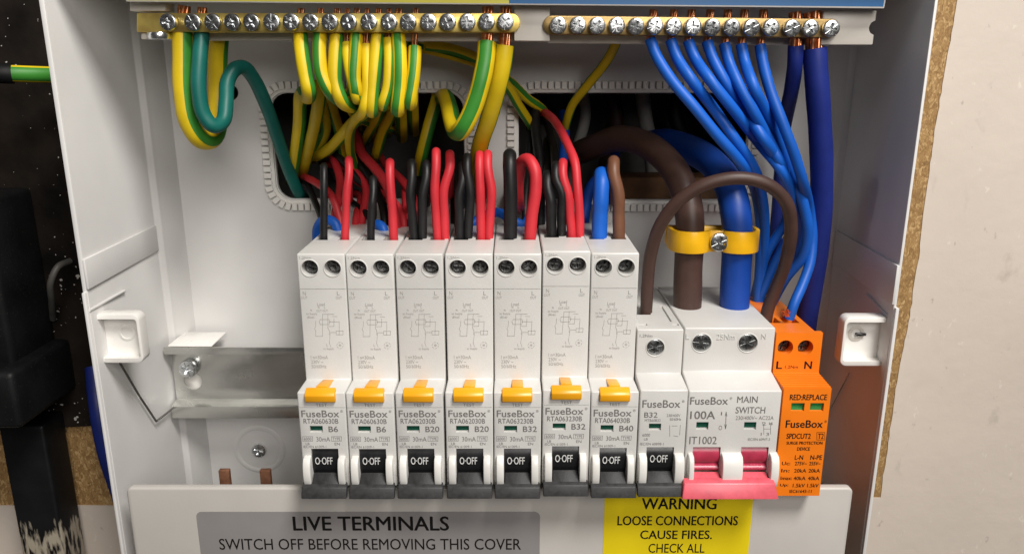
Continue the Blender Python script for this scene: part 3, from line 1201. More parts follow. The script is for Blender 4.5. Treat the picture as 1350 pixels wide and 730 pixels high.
ratings = [('RTA060630B', 'B6'), ('RTA060630B', 'B6'), ('RTA062030B', 'B20'), ('RTA062030B', 'B20'), ('RTA063230B', 'B32'), ('RTA063230B', 'B32'), ('RTA064030B', 'B40')]
labels = ['white breaker marked B6 at the left end of the row',
          'white breaker marked B6 standing next to the first B20 breaker',
          'white breaker marked B20 standing next to a B6 breaker',
          'white breaker marked B20 standing next to a B32 breaker',
          'white breaker marked B32 fed by one thick black and one thick red wire',
          'white breaker marked B32 beside the B40 breaker, sitting slightly high in the row',
          'white breaker marked B40 with an amber button and blue and brown wires']
rnd = random.Random(21)
proto_children = list(root.children)
proto_sub = {c: list(c.children) for c in proto_children}
zj = [0, -.1, 0, .05, .05, 1.0, .3]
xj = [0, -.26, .27, .2, .2, .08, 0]
tilt = [0, .1, -.25, .1, 0, .1, 0]
for i in range(7):
    if i == 0:
        r = root
    else:
        r = root.copy()
        C.objects.link(r)
        for c in proto_children:
            k = c.copy()
            C.objects.link(k)
            k.parent = r
            if k.name.startswith('terminal_screw'):
                k.rotation_euler = (rnd.uniform(-.12, .12), rnd.uniform(0, 3), rnd.uniform(-.12, .12))
                k.location.y += rnd.uniform(-.9, 1.2) * MM
            for g in proto_sub[c]:
                h_ = g.copy()
                C.objects.link(h_)
                h_.parent = k
    r['label'] = labels[i]
    pos = base + Vector((PITCH * i + xj[i], 0, zj[i]))
    obj_rating = rating_mesh(*ratings[i])
    r['loc_mm'] = list(base)
    ro_ = obj('rating_print', obj_rating, M['ink'], r, smooth=0)
    r['loc_mm'] = list(pos)
    r.location = pos * MM + Vector((0, 0, ZOFF))
    r.rotation_euler = (0, 0, math.radians(tilt[i]))

# ---- single-pole breaker B32 (no test button)
ma = X0 + 7 * PITCH + .2
mb = ma + 17.3
ZM = Zp(434, YU)
YEM = 292.0
grp = thing('miniature_breaker', 'small white breaker marked B32 without test button, left of the main switch', 'circuit breaker', ((ma + mb) / 2, YR, ZM - 80))
cs = [hole(864, 458, YU, 3.25, 10), box((ma + mb) / 2 - 7, (ma + mb) / 2 - .5, YEM - 3.5, YEM + 3.5, ZM - 9, ZM + 3)]
zzb = Zp(638, YN)
tx0, tx1 = Xp(852, 600, YN), Xp(888, 600, YN)
cs += [box(tx0, tx1, YN - 3, YN + 7, Zp(638, YN), Zp(589, YN)), box(Xp(855.5, 562, YN), Xp(871.5, 562, YN), YN - 2, YN + 1.2, Zp(567, YN), Zp(558, YN))]
cs += [box(ma + 1.2, ma + 4.6, 275.5, 278, ZM - 1.2, ZM + 2), box(mb - 3.2, mb - .8, 275.5, 278, ZM - 1.2, ZM + 2), box(mb - 3.4, mb - 2.6, 280, 300, ZM - 1, ZM + 2)]
b = module_body(ma, mb, ZM, 492, 514, zzb, cs)
merge(b, ring_rim(864, 458, YU, 3.25))
obj('body', b, M['housing'], grp, smooth=35)
me_mscr = mesh_of(screw_head(3.1, 1.6, .75, 24), 'terminal_screw', M['zinc'])
me_mscr.materials[0] = M['mid_steel']
c = P(864, 458, YU)
shared('terminal_screw', me_mscr, grp, (c.x, YU + 2.0, c.z), (0, .5, 0))
for a, bq in ((Xp(840.5, 620, YN), tx0 - .05), (tx1 + .05, Xp(899.5, 620, YN))):
    obj('cheek', cheek(a, bq, 597, 637, YN, 3.6), M['cheek'], grp, smooth=50)
obj('indicator_flag', box(Xp(855.5, 562, YN), Xp(871.5, 562, YN), YN + .9, YN + 1.3, Zp(567, YN) + .55, Zp(558, YN)), M['green_flag'], grp, smooth=0)
tg = new()
merge(tg, drum(tx0 + .15, tx1 - .15, 590, 623, YN, 1.4), 0)
merge(tg, box(tx0 + .2, tx1 - .2, YN + 1.2, YN + 5, Zp(623, YN) - 3.2, Zp(623, YN) - .1), 0)
m_ = (tx0 + tx1) / 2 + .1
merge(tg, lever(tx0 + .35, tx1 - .35, m_ - 4.8, m_ + 4.9, 620, 640, YN + .2, 254.9), 1)
merge(tg, bar(Xp(840, 650, 254), Xp(899, 650, 254), 641, 655, 254.0), 2)
tgo = obj('toggle', tg, [M['black'], M['handle'], M['handle_bar_lit']], grp, smooth=40)
tx = new()
T(tx, 'O·OFF', (857, 599.5, 880, 609), YN - .05, .0)
obj('lettering', tx, M['ink_white'], tgo, smooth=0)
tx = new()
T(tx, 'FuseBox', (847, 527, 897, 537), yp, .008)
T(tx, '®', (899, 527, 902.5, 530.5), yp)
T(tx, 'B32', (849.5, 543, 867, 550), yp, .008)
T(tx, 'MTB60B32', (850, 552, 871, 555.5), yp)
T(tx, '230/400V', (879, 545.5, 897, 549), yp)
T(tx, '50/60Hz', (883, 550.5, 898, 554), yp)
T(tx, '6000', (847, 571, 857, 575), yp)
T(tx, 'LB', (849, 577, 854, 580), yp)
T(tx, 'IEC/EN 60898-1', (844, 583, 875, 586.5), yp)
for l in ([(883, 575), (883, 560)], [(886, 561), (893, 561)], [(897, 560), (896, 573)], [(888, 574), (894, 575)]):
    stroke(tx, l, yp, .13)
T(tx, '1,2Nm', (843.5, 440.5, 860, 445), yq)
obj('lettering', tx, M['ink'], grp, smooth=0)

# ---- main switch, two modules wide
sa, sb = mb + .25, Xp(1031.5, 514, YN)
ZS = Zp(432, YU)
YES = 298.0
grp = thing('main_switch', 'wide white 100A main switch with a pink-red double handle', 'main switch', ((sa + sb) / 2, YR, ZS - 80))
cs = [hole(925, 452, YU, 3.5, 10), hole(986, 452, YU, 3.5, 10)]
dr = [(912.5, 949), (976, 1012)]
drx = [(Xp(a, 605, YN), Xp(b_, 605, YN)) for a, b_ in dr]
for a, b_ in drx:
    cs.append(box(a, b_, YN - 3, YN + 7, Zp(640, YN), Zp(589, YN)))
wins = [(918, 556, 934, 566), (981, 556, 997, 566)]
for l, t_, r_, b_ in wins:
    cs.append(box(Xp(l, 560, YN), Xp(r_, 560, YN), YN - 2, YN + 1.2, Zp(b_, YN), Zp(t_, YN)))
b = module_body(sa, sb, ZS, 489, 515, Zp(639, YN), cs)
for px in (925, 986):
    merge(b, ring_rim(px, 452, YU, 3.5))
obj('body', b, M['housing'], grp, smooth=35)
for i, px in enumerate((925, 986)):
    c = P(px, 452, YU)
    shared('terminal_screw', me_mscr, grp, (c.x, YU + 1.9, c.z), (0, .9 - i * .5, 0)).scale = (1.1, 1, 1.1)
for a, bq in ((905.5, 912.2), (949.3, 975.7), (1012.3, 1023)):
    obj('cheek', cheek(Xp(a, 615, YN), Xp(bq, 615, YN), 596, 640, YN, 4.0), M['cheek'], grp, smooth=50)
for l, t_, r_, b_ in wins:
    obj('indicator_flag', box(Xp(l, 560, YN), Xp(r_, 560, YN), YN + .9, YN + 1.3, Zp(b_, YN) + .5, Zp(t_, YN)), M['green_flag'], grp, smooth=0)
tg = new()
for a, b_ in drx:
    merge(tg, drum(a + .15, b_ - .15, 591, 612, YN, 1.2), 0)
    merge(tg, drum(a + .15, b_ - .15, 613, 622, YN, 1.6), 0)
    merge(tg, lever(a + .1, b_ - .1, a - .3, b_ + .1, 621, 640, YN + .2, 253.4, 2.2), 1)
merge(tg, bar(Xp(902, 638, 253), Xp(1022, 638, 253), 637, 658, 253.0, 1.0, 2.4), 1)
obj('toggle', tg, [M['red_toggle_shaded'], M['red_handle_lit']], grp, smooth=40)
tx = new()
T(tx, 'FuseBox', (910, 523, 960, 533), yp, .008)
T(tx, '®', (962, 523, 965.5, 526.5), yp)
T(tx, '100A', (910, 541.5, 943, 552), yp, .012)
T(tx, 'MAIN', (972, 522, 999, 530.5), yp, .004)
T(tx, 'SWITCH', (970, 536, 1009, 544.5), yp, .004)
T(tx, '230/400V~ AC22A', (970, 548, 1020, 553), yp)
T(tx, 'IT1002', (909, 575, 945, 585), yp, .004)
T(tx, 'I', (950.5, 542.5, 952, 547), yp)
T(tx, 'O', (947.5, 560.5, 952, 566.5), yp)
stroke(tx, [(957.5, 543), (956.5, 564)], yp, .22)
stroke(tx, [(958.5, 548), (957.3, 543), (956, 548)], yp, .16)
stroke(tx, [(958, 559), (956.5, 565), (955.3, 559)], yp, .16)
for l in ([(1005, 556), (1007, 561), (1007, 572)], [(1014, 556), (1016, 561), (1016, 572)], [(1007, 565), (1016, 565)]):
    stroke(tx, l, yp, .14)
T(tx, '2 4', (1005, 556, 1019, 560), yp)
T(tx, '1 3', (1003, 570, 1014, 574), yp)
T(tx, 'IEC/EN 60947-3', (986, 577, 1015, 580.5), yp)
obj('lettering', tx, M['ink'], grp, smooth=0)
tx = new()
for s_, rc in (('L', (904.5, 440, 909, 446.5)), ('25Nm', (945, 440, 969, 447.5)), ('N', (1004, 440, 1010, 446.5))):
    T(tx, s_, rc, YU - .25)
ge = bmesh.ops.extrude_face_region(tx, geom=tx.faces[:])
bmesh.ops.translate(tx, vec=(0, .3, 0), verts=[v for v in ge['geom'] if isinstance(v, bmesh.types.BMVert)])
obj('embossed_lettering', tx, M['housing'], grp, smooth=0)

# ---- surge protector
pa, pb = sb + .5, Xp(1096.5, 512, YN)
ZO = Zp(446, YU)
grp = thing('surge_protector', 'bright orange surge protection device at the right end of the row', 'surge protector', ((pa + pb) / 2, YR, ZO - 80))
cs = [hole(1035.5, 458, YU, 2.9, 8), hole(1062, 458, YU, 2.9, 8)]
YSP = 292
cs += [box(pa + 1.5, pa + 7.5, YSP - 3.5, YSP + 3.5, ZO - 8, ZO + 3), box(pa + 9, pa + 15, YSP - 3.5, YSP + 3.5, ZO - 8, ZO + 3)]
wins = [(1043, 531, 1060.5, 541.5), (1068, 531, 1086, 541.5)]
for l, t_, r_, b_ in wins:
    cs.append(box(Xp(l, 536, YN), Xp(r_, 536, YN), YN - 2, YN + 1.4, Zp(b_, YN), Zp(t_, YN)))
zs_, zn_ = Zp(491, YU), Zp(511, YN)
prof = [(YU, ZO + 2.2), (YU, zs_ + .1)]
for k in range(7):
    u0, u1 = k / 7, (k + .55) / 7
    ya, yb = YU + (YN - YU) * u0, YU + (YN - YU) * u1
    za, zb_ = zs_ + (zn_ - zs_) * u0, zs_ + (zn_ - zs_) * u1
    prof += [(ya, za), (yb, za - .05), (yb, zb_ - .75)]
zo_b = Zp(653, YN)
prof += [(YN, zn_), (YN, zo_b), (YN + 10, zo_b - .5), (YN + 12, zo_b - 14), (YR, zo_b - 14), (YR, ZO + .2), (YU + 3, ZO + .2), (YU + 2.2, ZO + 2.2)]
b = prism(prof, 'X', pa, pb)
b = cut(b, cs)
obj('body', b, M['orange'], grp, smooth=20)
for l, t_, r_, b_ in wins:
    obj('indicator_flag', box(Xp(l, 536, YN), Xp(r_, 536, YN), YN + 1.0, YN + 1.5, Zp(b_, YN), Zp(t_, YN)), M['green_flag2'], grp, smooth=0)
for px in (1035.5, 1062):
    c = P(px, 459, YU)
    shared('terminal_screw', me_tscr, grp, (c.x, YU + 5.4, c.z), (0, px, 0))
tx = new()
T(tx, 'L', (1023.5, 476, 1031.5, 486), yq, .02)
T(tx, '1,2Nm', (1035, 481.5, 1052, 486), yq)
T(tx, 'N', (1060.5, 476, 1070.5, 486), yq, .02)
T(tx, 'RED:REPLACE', (1041.5, 519.5, 1090.5, 527), yp, .012)
T(tx, 'FuseBox', (1036, 553.5, 1085, 563.5), yp, .014)
T(tx, '®', (1087, 553.5, 1090, 557), yp)
T(tx, 'SPDCUT2', (1037, 571, 1069, 578), yp, .014)
T(tx, 'T2', (1078.5, 571, 1086, 578), yp, .008)
stroke(tx, [(1077, 569.5), (1087.5, 569.5), (1087.5, 579.5), (1077, 579.5), (1077, 569.5)], yp, .14)
T(tx, 'SURGE PROTECTION', (1037, 581.5, 1084.5, 585.5), yp, .014)
T(tx, 'DEVICE', (1051, 589, 1068, 593.5), yp, .014)
T(tx, 'L-N', (1048, 599.5, 1059, 605.5), yp, .012)
T(tx, 'N-PE', (1068.5, 599.5, 1084, 605.5), yp, .012)
for row, (y, cells) in enumerate(((608, ('Uc:', '275V~', '255V~')), (617.5, ('In:', '20kA', '20kA')), (627.5, ('Imax:', '40kA', '40kA')), (637, ('Up:', '1.5kV', '1.5kV')))):
    d = 2 - row * .9
    T(tx, cells[0], (1029 + d, y, 1044 + d - (4 if len(cells[0]) < 5 else 0), y + 4.5), yp, .01)
    T(tx, cells[1], (1046 + d, y, 1062 + d, y + 4.8), yp, .01)
    T(tx, cells[2], (1065 + d, y, 1080 + d, y + 4.8), yp, .01)
T(tx, 'IEC61643-11', (1041, 645, 1070, 649), yp, .01)
obj('lettering', tx, M['ink_black'], grp, smooth=0)

# ------------------------------------------------------------------ terminal bars
YBR = 289.0


def quad_bar(l, lt, lb, r, rt, rb, y0, y1, rounded=()):
    a, b, c, d = P(l, lt, y0), P(r, rt, y0), P(r, rb, y0), P(l, lb, y0)
    pts = [(a.x, a.z), ]
    if 'r' in rounded:
        cx, cz, rr = b.x - (b.z - c.z) / 2, (b.z + c.z) / 2, (b.z - c.z) / 2
        pts += [(cx + rr * math.cos(t), cz + rr * math.sin(t)) for t in [math.pi / 2 - math.pi * k / 10 for k in range(11)]]
    else:
        pts += [(b.x, b.z), (c.x, c.z)]
    pts.append((d.x, d.z))
    if 'l' in rounded:
        pts = pts[1:-1]
        cx, cz, rr = a.x + (a.z - d.z) / 2, (a.z + d.z) / 2, (a.z - d.z) / 2
        pts += [(cx + rr * math.cos(t), cz + rr * math.sin(t)) for t in [-math.pi / 2 - math.pi * k / 10 for k in range(11)]]
    return prism(pts, 'Y', y0, y1, .3, 2)


me_bscr = mesh_of(screw_head(2.95, 2.6, .66, 28), 'screw', M['zinc'])
ebx = [221, 253.5, 280, 306, 331.5, 357.5, 383, 409, 434.5, 459.5, 486, 512.5, 538, 564.5, 590, 615.5, 641.5, 666]
nbx = [736, 762, 787, 813, 839, 863.5, 888.5, 914, 939.5, 965, 990.5, 1016.5, 1045, 1069.5, 1097]
eb = thing('earth_bar', 'bright brass earth terminal bar with a row of screws under the yellow label', 'terminal bar', P(432, 42, YBR + 4), 'terminal bars at the top of the unit')
obj('bar', quad_bar(180, 17.5, 42.5, 686, 17.5, 43, YBR, YBR + 8, ('r',)), M['brass'], eb)
nb = thing('neutral_bar', 'duller brass neutral terminal bar with blue wires below the blue label', 'terminal bar', P(912, 46, YBR + 4), 'terminal bars at the top of the unit')
obj('bar', quad_bar(716, 20.5, 45.5, 1109, 25, 50, YBR, YBR + 8, ('l', 'r')), M['brass2'], nb)
rnd = random.Random(11)
for px in ebx:
    c = P(px, 29.3, YBR - 2.5)
    shared('screw', me_bscr, eb, (c.x, YBR + .03 - rnd.uniform(0, .5), c.z), (rnd.uniform(-.06, .06), rnd.uniform(0, 1.57), rnd.uniform(-.06, .06)))
for px in nbx:
    c = P(px, 33.2 + (px - 736) * .0122, YBR - 2.5)
    shared('screw', me_bscr, nb, (c.x, YBR + .03 - rnd.uniform(0, .8), c.z), (rnd.uniform(-.08, .08), rnd.uniform(0, 1.57), rnd.uniform(-.08, .08)))
c = P(211, 47.5, 291)
obj('locking_nut', cyl((c.x, c.y, c.z - 1.3), 4.4, (0, 0, 1), 2.6, 24, .6), M['zinc'], eb)

# cream carriers that hold the bars
ca = thing('bar_carrier', 'cream plastic carrier holding both terminal bars at the top of the unit', 'bar holder', P(640, 55, YBR + 10))
rr_ = quad_bar(222, 30, 53.5, 690, 30, 55, YBR + 8.5, YBR + 12)
obj('carrier_strip', rr_, M['carrier'], ca)
rr_ = quad_bar(722, 30, 57, 1100, 34, 60, YBR + 8.5, YBR + 12)
obj('carrier_strip', rr_, M['carrier'], ca)
for k, (l, t_, r_, b_) in enumerate(((678, 8, 725, 54), )):
    q = quad_bar(l, t_, b_, r_, t_ + .5, b_ + .5, YBR + 1.5, YBR + 12.2)
    obj('support_block', q, M['carrier'], ca)
q = quad_bar(171, 3, 15, 218, 3, 15, YBR + 1, YBR + 9)
obj('support_block', q, M['carrier'], ca)
q = quad_bar(186, 43.5, 52, 200, 43.5, 52, YBR + 2, YBR + 9)
obj('support_block', q, M['carrier'], ca)
a, b = P(1097, 14, YBR + 1.5), P(1151, 59.5, YBR + 1.5)
nr = (a.z - b.z) * .21
cz = (a.z + b.z) / 2
blk = prism([(a.x - 3, a.z), (b.x, a.z), (b.x, b.z), (a.x - 3, b.z)], 'Y', YBR + 1.5, YBR + 12.2, .5)
blk = cut(blk, [cyl((b.x + .3, YBR - 4, cz), nr, (0, 1, 0), 30, 24)])
obj('support_block', blk, M['carrier'], ca)

# label strip above the bars
YS = 284.5
ls = thing('label_strip', 'plastic strip above the terminal bars with a yellow and a blue label', 'label strip', P(668, 8, YS + 2))
ztop = 31.0
pts = [P(166, 2.5, YS), P(668, 6.5, YS), P(1166, 11.5, YS)]


def strip(i0, i1, y0, y1, dz=0., xin=0.):
    a, b = pts[i0], pts[i1]
    return prism([(a.x + xin, a.z + dz), (b.x - xin, b.z + dz), (b.x - xin, ztop), (a.x + xin, ztop)], 'Y', y0, y1)


plate = prism([(pts[0].x, pts[0].z), (pts[1].x, pts[1].z), (pts[2].x, pts[2].z), (pts[2].x + .8, ztop), (pts[0].x, ztop)], 'Y', YS, YS + 2.0, .3)
obj('plate', plate, M['lug'], ls)
a, b, c = pts
e1 = Xp(671, 6, YS)
obj('yellow_label', prism([(a.x + .3, a.z + .45), (e1, b.z + .4), (e1, ztop - .4), (a.x + .3, ztop - .4)], 'Y', YS - .08, YS + .05), M['label_yellow2'], ls, smooth=0)
obj('blue_label', prism([(e1 + .02, b.z + .4), (c.x - .5, c.z + .6), (c.x - .2, ztop - .4), (e1 + .02, ztop - .4)], 'Y', YS - .08, YS + .05), M['label_blue'], ls, smooth=0)

# ------------------------------------------------------------------ wires
YH = 352.0   # plane of the cable openings


def wire(name, pts, rpx, m, label, cat, group=None, stripe=None, roll=0., twist=0., n=18, cu=None, cun=7, cur=.62, wob=.012):
    q = [P(*p) if len(p) == 3 and not isinstance(p, Vector) else p for p in pts]
    ym = sum(p.y for p in q) / len(q)
    r = rpx * (q[0].y if q[0].y < 330 else ym) / 1010.0
    o = obj(name, tube(q, r, n, stripe, roll, twist, wob=wob), m, smooth=60, label=label, cat=cat, group=group)
    if cu:
        a, b = [P(*c) for c in cu]
        obj('conductor', strands(a, b, r * cur, cun), M['copper'], o, smooth=60)
    return o


def feed(x0, xt, yt, rpx, colour, label, group, ym=None, xm=None, xback=None, dback=18, e=YE, ye=313, tail=None, n=16, ztop=None):
    """a wire that rises out of a breaker top, bends over and goes back into the opening"""
    mname = {'black': 'wk', 'red': 'wr', 'blue': 'wb', 'brown': 'wnl'}[colour]
    xb = xt if xback is None else xback
    zt = ZTOP if ztop is None else ztop
    top = P(x0, ye, e)
    pts = [Vector((top.x, e, zt - 7)), Vector((top.x, e, zt)), P(x0 + (xm - x0) * .5 if xm else x0 + (xt - x0) * .25, ye - 30, e)]
    yy = (ye + yt) / 2 - 5 if ym is None else ym
    pts.append(P(xm if xm else x0 + (xt - x0) * .6, yy, e - .5))
    r = rpx * e / 1010
    pts.append(P(xt, yt + 22, e + .8))
    pts.append(P(xt + (xb - xt) * .2, yt + rpx, e + 4))
    pts.append(P(xt + (xb - xt) * .5, yt + rpx * .9, e + 4 + r * 2.4))
    pts.append(P(xb, yt + 26, e + dback))
    if tail:
        pts += [P(*q) for q in tail]
    else:
        pts += [P(xb, yt + 55, e + dback + 14), P(xb, 258, YH + 10), P(xb, 262, YH + 40)]
    return wire(colour + '_wire', pts, rpx, M[mname], label, 'wire', group, n=n)


GB, GR = 'black wires looping into the breakers', 'red wires looping into the breakers'
t1 = lambda x, y: [(x, y, 345), (x - 6, y - 2, 372)]
feed(427, 427, 216, 5.0, 'black', 'thin black wire into the top of the leftmost breaker', GB)
feed(455, 460, 207, 5.4, 'red', 'thin red wire into the top of the leftmost breaker', GR, xm=457)
feed(489, 492, 232, 5.2, 'black', 'thin black wire into the second breaker from the left', GB)
feed(519, 514, 210, 6.0, 'red', 'red wire leaning left into the second breaker from the left', GR, xm=516, ym=262)
feed(546, 543, 211, 6.1, 'black', 'left wire of the black pair into the third breaker', GB, xm=541)
feed(557, 562, 212, 6.1, 'black', 'right wire of the black pair into the third breaker', GB, xm=557)
feed(577, 575, 196, 6.1, 'red', 'left wire of the red pair into the third breaker', GR, xm=573)
feed(586.5, 593, 199, 6.1, 'red', 'right wire of the red pair into the third breaker', GR, xm=585)
feed(606, 610, 214, 6.1, 'black', 'left wire of the black pair into the fourth breaker', GB, xm=605)
feed(617, 616, 203, 6.1, 'black', 'right wire of the black pair into the fourth breaker', GB, xm=620)
feed(634.5, 632, 200, 6.1, 'red', 'left wire of the red pair into the fourth breaker', GR, xm=633)
feed(644.5, 643, 199, 6.1, 'red', 'right wire of the red pair into the fourth breaker', GR, xm=648)
feed(673, 672, 198, 9.0, 'black', 'single thick black wire into the fifth breaker', GB, xm=673)
wire('red_wire', [Vector((P(699, 313, YE).x, YE, ZTOP - 7)), Vector((P(699, 313, YE).x, YE, ZTOP)), (701, 285, YE), (706, 250, YE), (705, 225, YE + 1), (697, 211, YE + 4), (688, 214, YE + 8), (683, 235, YE + 13), (683, 262, YE + 18), (686, 275, 335), (694, 270, 360)], 8.2, M['wr'], 'single thick red wire hooked over into the fifth breaker', 'wire', GR)
feed(727, 722, 226, 6.8, 'black', 'left wire of the black pair into the sixth breaker', GB, xm=726, tail=[(722, 215, 335), (722, 190, 352), (722, 185, 380)], dback=12)
feed(740, 733, 214, 6.1, 'black', 'right wire of the black pair into the sixth breaker', GB, xm=741, ym=255, tail=[(730, 195, 335), (722, 165, 352), (716, 160, 380)], dback=12)
feed(754, 742, 210, 6.1, 'red', 'left wire of the red pair into the sixth breaker', GR, xm=749)
wire('red_wire', [Vector((P(764, 313, YE).x, YE, ZTOP - 7)), Vector((P(764, 313, YE).x, YE, ZTOP)), (764, 285, YE), (761, 245, YE + 1), (758, 215, YE + 5), (748, 190, YE + 14), (735, 165, 325), (722, 151, 342), (712, 148, 365)], 6.1, M['wr'], 'red wire slanting up leftwards from the sixth breaker into the right opening', 'wire', GR)
feed(790, 793, 222, 10.4, 'blue', 'thick blue wire bent over into the seventh breaker', 'tails of the seventh breaker', xm=792, ym=265)
feed(816, 809, 207, 8.2, 'brown', 'brown wire bent over into the seventh breaker', 'tails of the seventh breaker', xm=815, ym=255)

# leads behind the breakers
GX = 'leads crossing behind the breakers'
wire('red_wire', [(398, 234, 372), (403, 234, 352), (420, 243, 335), (438, 260, 322), (448, 290, 318), (452, 315, 316)], 4.8, M['wr'], 'dark red lead creeping out of the lower left corner of the left opening', 'wire', GX)
wire('black_wire', [(398, 236, 374), (404, 240, 352), (416, 268, 336), (425, 292, 322), (430, 315, 318)], 4.2, M['wk'], 'thin black lead slanting down behind the leftmost black wire', 'wire', GX)
wire('red_wire', [(432, 195, 376), (437, 203, 356), (448, 235, 340), (447, 262, 330), (442, 285, 322), (450, 315, 318)], 5.2, M['wr'], 'red lead bending behind the red wire of the leftmost breaker', 'wire', GX)
wire('red_wire', [(452, 215, 376), (462, 232, 356), (485, 247, 345), (515, 262, 335), (530, 285, 325), (534, 315, 318)], 5.0, M['wr'], 'red lead sloping right behind the second black wire', 'wire', GX)
wire('red_wire', [(468, 165, 380), (470, 178, 358), (477, 202, 344), (497, 225, 334), (512, 250, 326), (520, 285, 320), (524, 315, 318)], 6.2, M['wr'], 'red lead curving down from the middle of the left opening', 'wire', GX)
wire('red_wire', [(470, 255, 360), (476, 262, 345), (470, 285, 330), (468, 315, 320)], 5.0, M['wr'], 'short dark red lead behind the gap of the first two breakers', 'wire', GX)
wire('black_wire', [(430, 225, 376), (438, 240, 352), (462, 265, 340), (490, 290, 326), (500, 315, 318)], 4.6, M['wk'], 'black lead sloping right below the opening behind the first two breakers', 'wire', GX)
wire('black_wire', [(500, 230, 372), (505, 245, 352), (520, 275, 335), (540, 300, 322), (545, 318, 318)], 4.8, M['wk'], 'black lead sloping right behind the second red wire', 'wire', GX)
wire('red_wire', [(540, 240, 372), (535, 250, 345), (537, 280, 330), (538, 316, 320)], 6.0, M['wr'], 'dark red lead behind the black pair of the third breaker', 'wire', GX)
wire('black_wire', [(700, 120, 380), (705, 135, 356), (706, 170, 344), (712, 215, 334), (712, 270, 324), (712, 316, 318)], 6.4, M['wk'], 'black lead dropping from the top left of the right opening', 'wire', GX)
wire('black_wire', [(690, 150, 380), (697, 168, 354), (697, 215, 344), (693, 262, 332), (692, 315, 320)], 4.4, M['wk'], 'thin black lead behind the thick red wire', 'wire', GX)
GBB = 'short blue leads behind the breakers'
for a, lab_ in ((((418, 318), (419, 300), (428, 290), (441, 294), (449, 316)), 'short blue lead arched behind the leftmost breaker'),
                (((487, 318), (490, 304), (497, 296), (504, 300), (509, 316)), 'short blue lead arched behind the second breaker')):
    wire('blue_wire', [(x, y, 320 - 2 * i) for i, (x, y) in enumerate(a)], 6.5, M['wb'], lab_, 'wire', GBB)
wire('blue_wire', [(610, 318, 316), (618, 300, 322), (640, 284, 326), (656, 280, 326), (672, 288, 322), (690, 296, 322), (702, 278, 328), (712, 255, 345), (716, 240, 370)], 6.4, M['wb'], 'blue lead waving behind the fourth and fifth breakers', 'wire', GBB)
wire('blue_wire', [(742, 150, 376), (745, 180, 356), (742, 220, 345), (742, 280, 330), (740, 318, 322)], 6.4, M['wbt'], 'dark blue lead behind the red pair of the sixth breaker', 'wire', GBB)
wire('blue_wire', [(812, 190, 380), (806, 220, 358), (780, 245, 345), (771, 280, 334), (770, 318, 324)], 7.0, M['wbt'], 'dark blue lead behind the thick blue wire of the seventh breaker', 'wire', GBB)

# earth wires
YG = [M['wy'], M['wg']]
GE = 'yellow and green earth wires below the earth bar'
up = lambda x, y0, y1=12: ((x, y1, YBR + 4), (x, y0 + 4, YBR + 4))
wire('earth_wire', [(241, 43, 293), (241, 75, 292), (242, 120, 291), (249, 160, 291), (263, 182, 293), (278, 184, 299), (287, 165, 305), (287, 120, 308), (287, 70, 306), (290, 40, 304), (291, 20, 304)], 12.5, YG, 'thickest yellow earth cable making a deep loop at the left end of the bar', 'wire', GE, 4, roll=1.7, n=24, cu=((243, 8, 293), (241, 46, 293)))
wire('green_wire', [(266, 44, 293), (263, 80, 289), (262, 118, 287), (268, 150, 287), (281, 166, 288), (294, 160, 292), (298, 135, 296), (300, 108, 299), (309, 92, 302), (321, 89, 306), (335, 105, 312), (352, 142, 322), (366, 182, 333), (381, 225, 344), (393, 253, 352), (402, 262, 375)], 9.3, M['wteal'], 'teal green wire looping beside the thickest earth cable into the left opening', 'wire', n=20, cu=((267, 10, 293), (266, 47, 293)))


def loop(pts, rpx, label, roll, back=None, stripe=3, cu=True, twist=.45, y_up=None):
    """hangs from the bar, turns under and goes back into the left opening"""
    q = [(x, y, YBR + 4 if i == 0 else YBR + 2.5 - min(i, 2) * 1.5) for i, (x, y) in enumerate(pts)]
    x, y = pts[-1]
    r = rpx * .29
    if back is None:
        q += [(x + 1, y + rpx * .4, YBR + 3 + r), (x + 2, y - 1, YBR + 6 + 2.2 * r), (x + 3, y - 14, YBR + 16 + 2 * r), (x + 4, y - 4, 335), (x + 5, y + 22, 352), (x + 6, y + 40, 380)]
    else:
        q += back
    x0, y0 = pts[0]
    c = ((x0 + 1, 11, YBR + 4), (x0, y0 + 3, YBR + 4)) if cu else None
    return wire('earth_wire', q, rpx, YG, label, 'wire', GE, stripe, roll, twist, n=18, cu=c, cun=3, cur=.5)


loop([(396, 46), (398, 70), (403, 100), (407, 119)], 9.2, 'earth wire with yellow front and green right side, left of the hanging bunch', -1.74,
     back=[(407, 127, 296), (404, 128, 303), (400, 122, 311), (396, 130, 318), (395, 160, 328), (390, 200, 340), (386, 228, 352), (384, 240, 380)])
loop([(422, 45), (421, 70), (424, 97), (434, 119)], 8.6, 'earth wire with a green stripe swinging right, second in the bunch', -.2,
     back=[(446, 131, 297), (456, 134, 304), (462, 128, 311), (466, 112, 318), (468, 120, 335), (470, 150, 352), (470, 160, 380)])
wire('earth_wire', [(421, 112, 318), (421, 127, 316), (416, 160, 325), (409, 190, 338), (402, 217, 352), (398, 235, 380)], 8.4, YG, 'earth wire dropping straight into the left opening behind the hanging bunch', 'wire', GE, 3, roll=-2.2)
loop([(444, 48), (442, 75), (442, 108), (450, 132)], 8.8, 'earth wire bulging left then crossing right under the bunch', -1.72,
     back=[(462, 140, 297), (472, 139, 304), (482, 130, 310), (484, 110, 316), (486, 120, 335), (488, 150, 352), (488, 160, 380)])
loop([(457, 58), (460, 85), (465, 108), (470, 128)], 7.2, 'thin yellow earth wire squeezed behind the first bulging one', -1.8)
loop([(470, 47), (468, 75), (467, 103), (470, 122)], 8.6, 'earth wire with its green stripe facing front in the middle of the bunch', -.62)
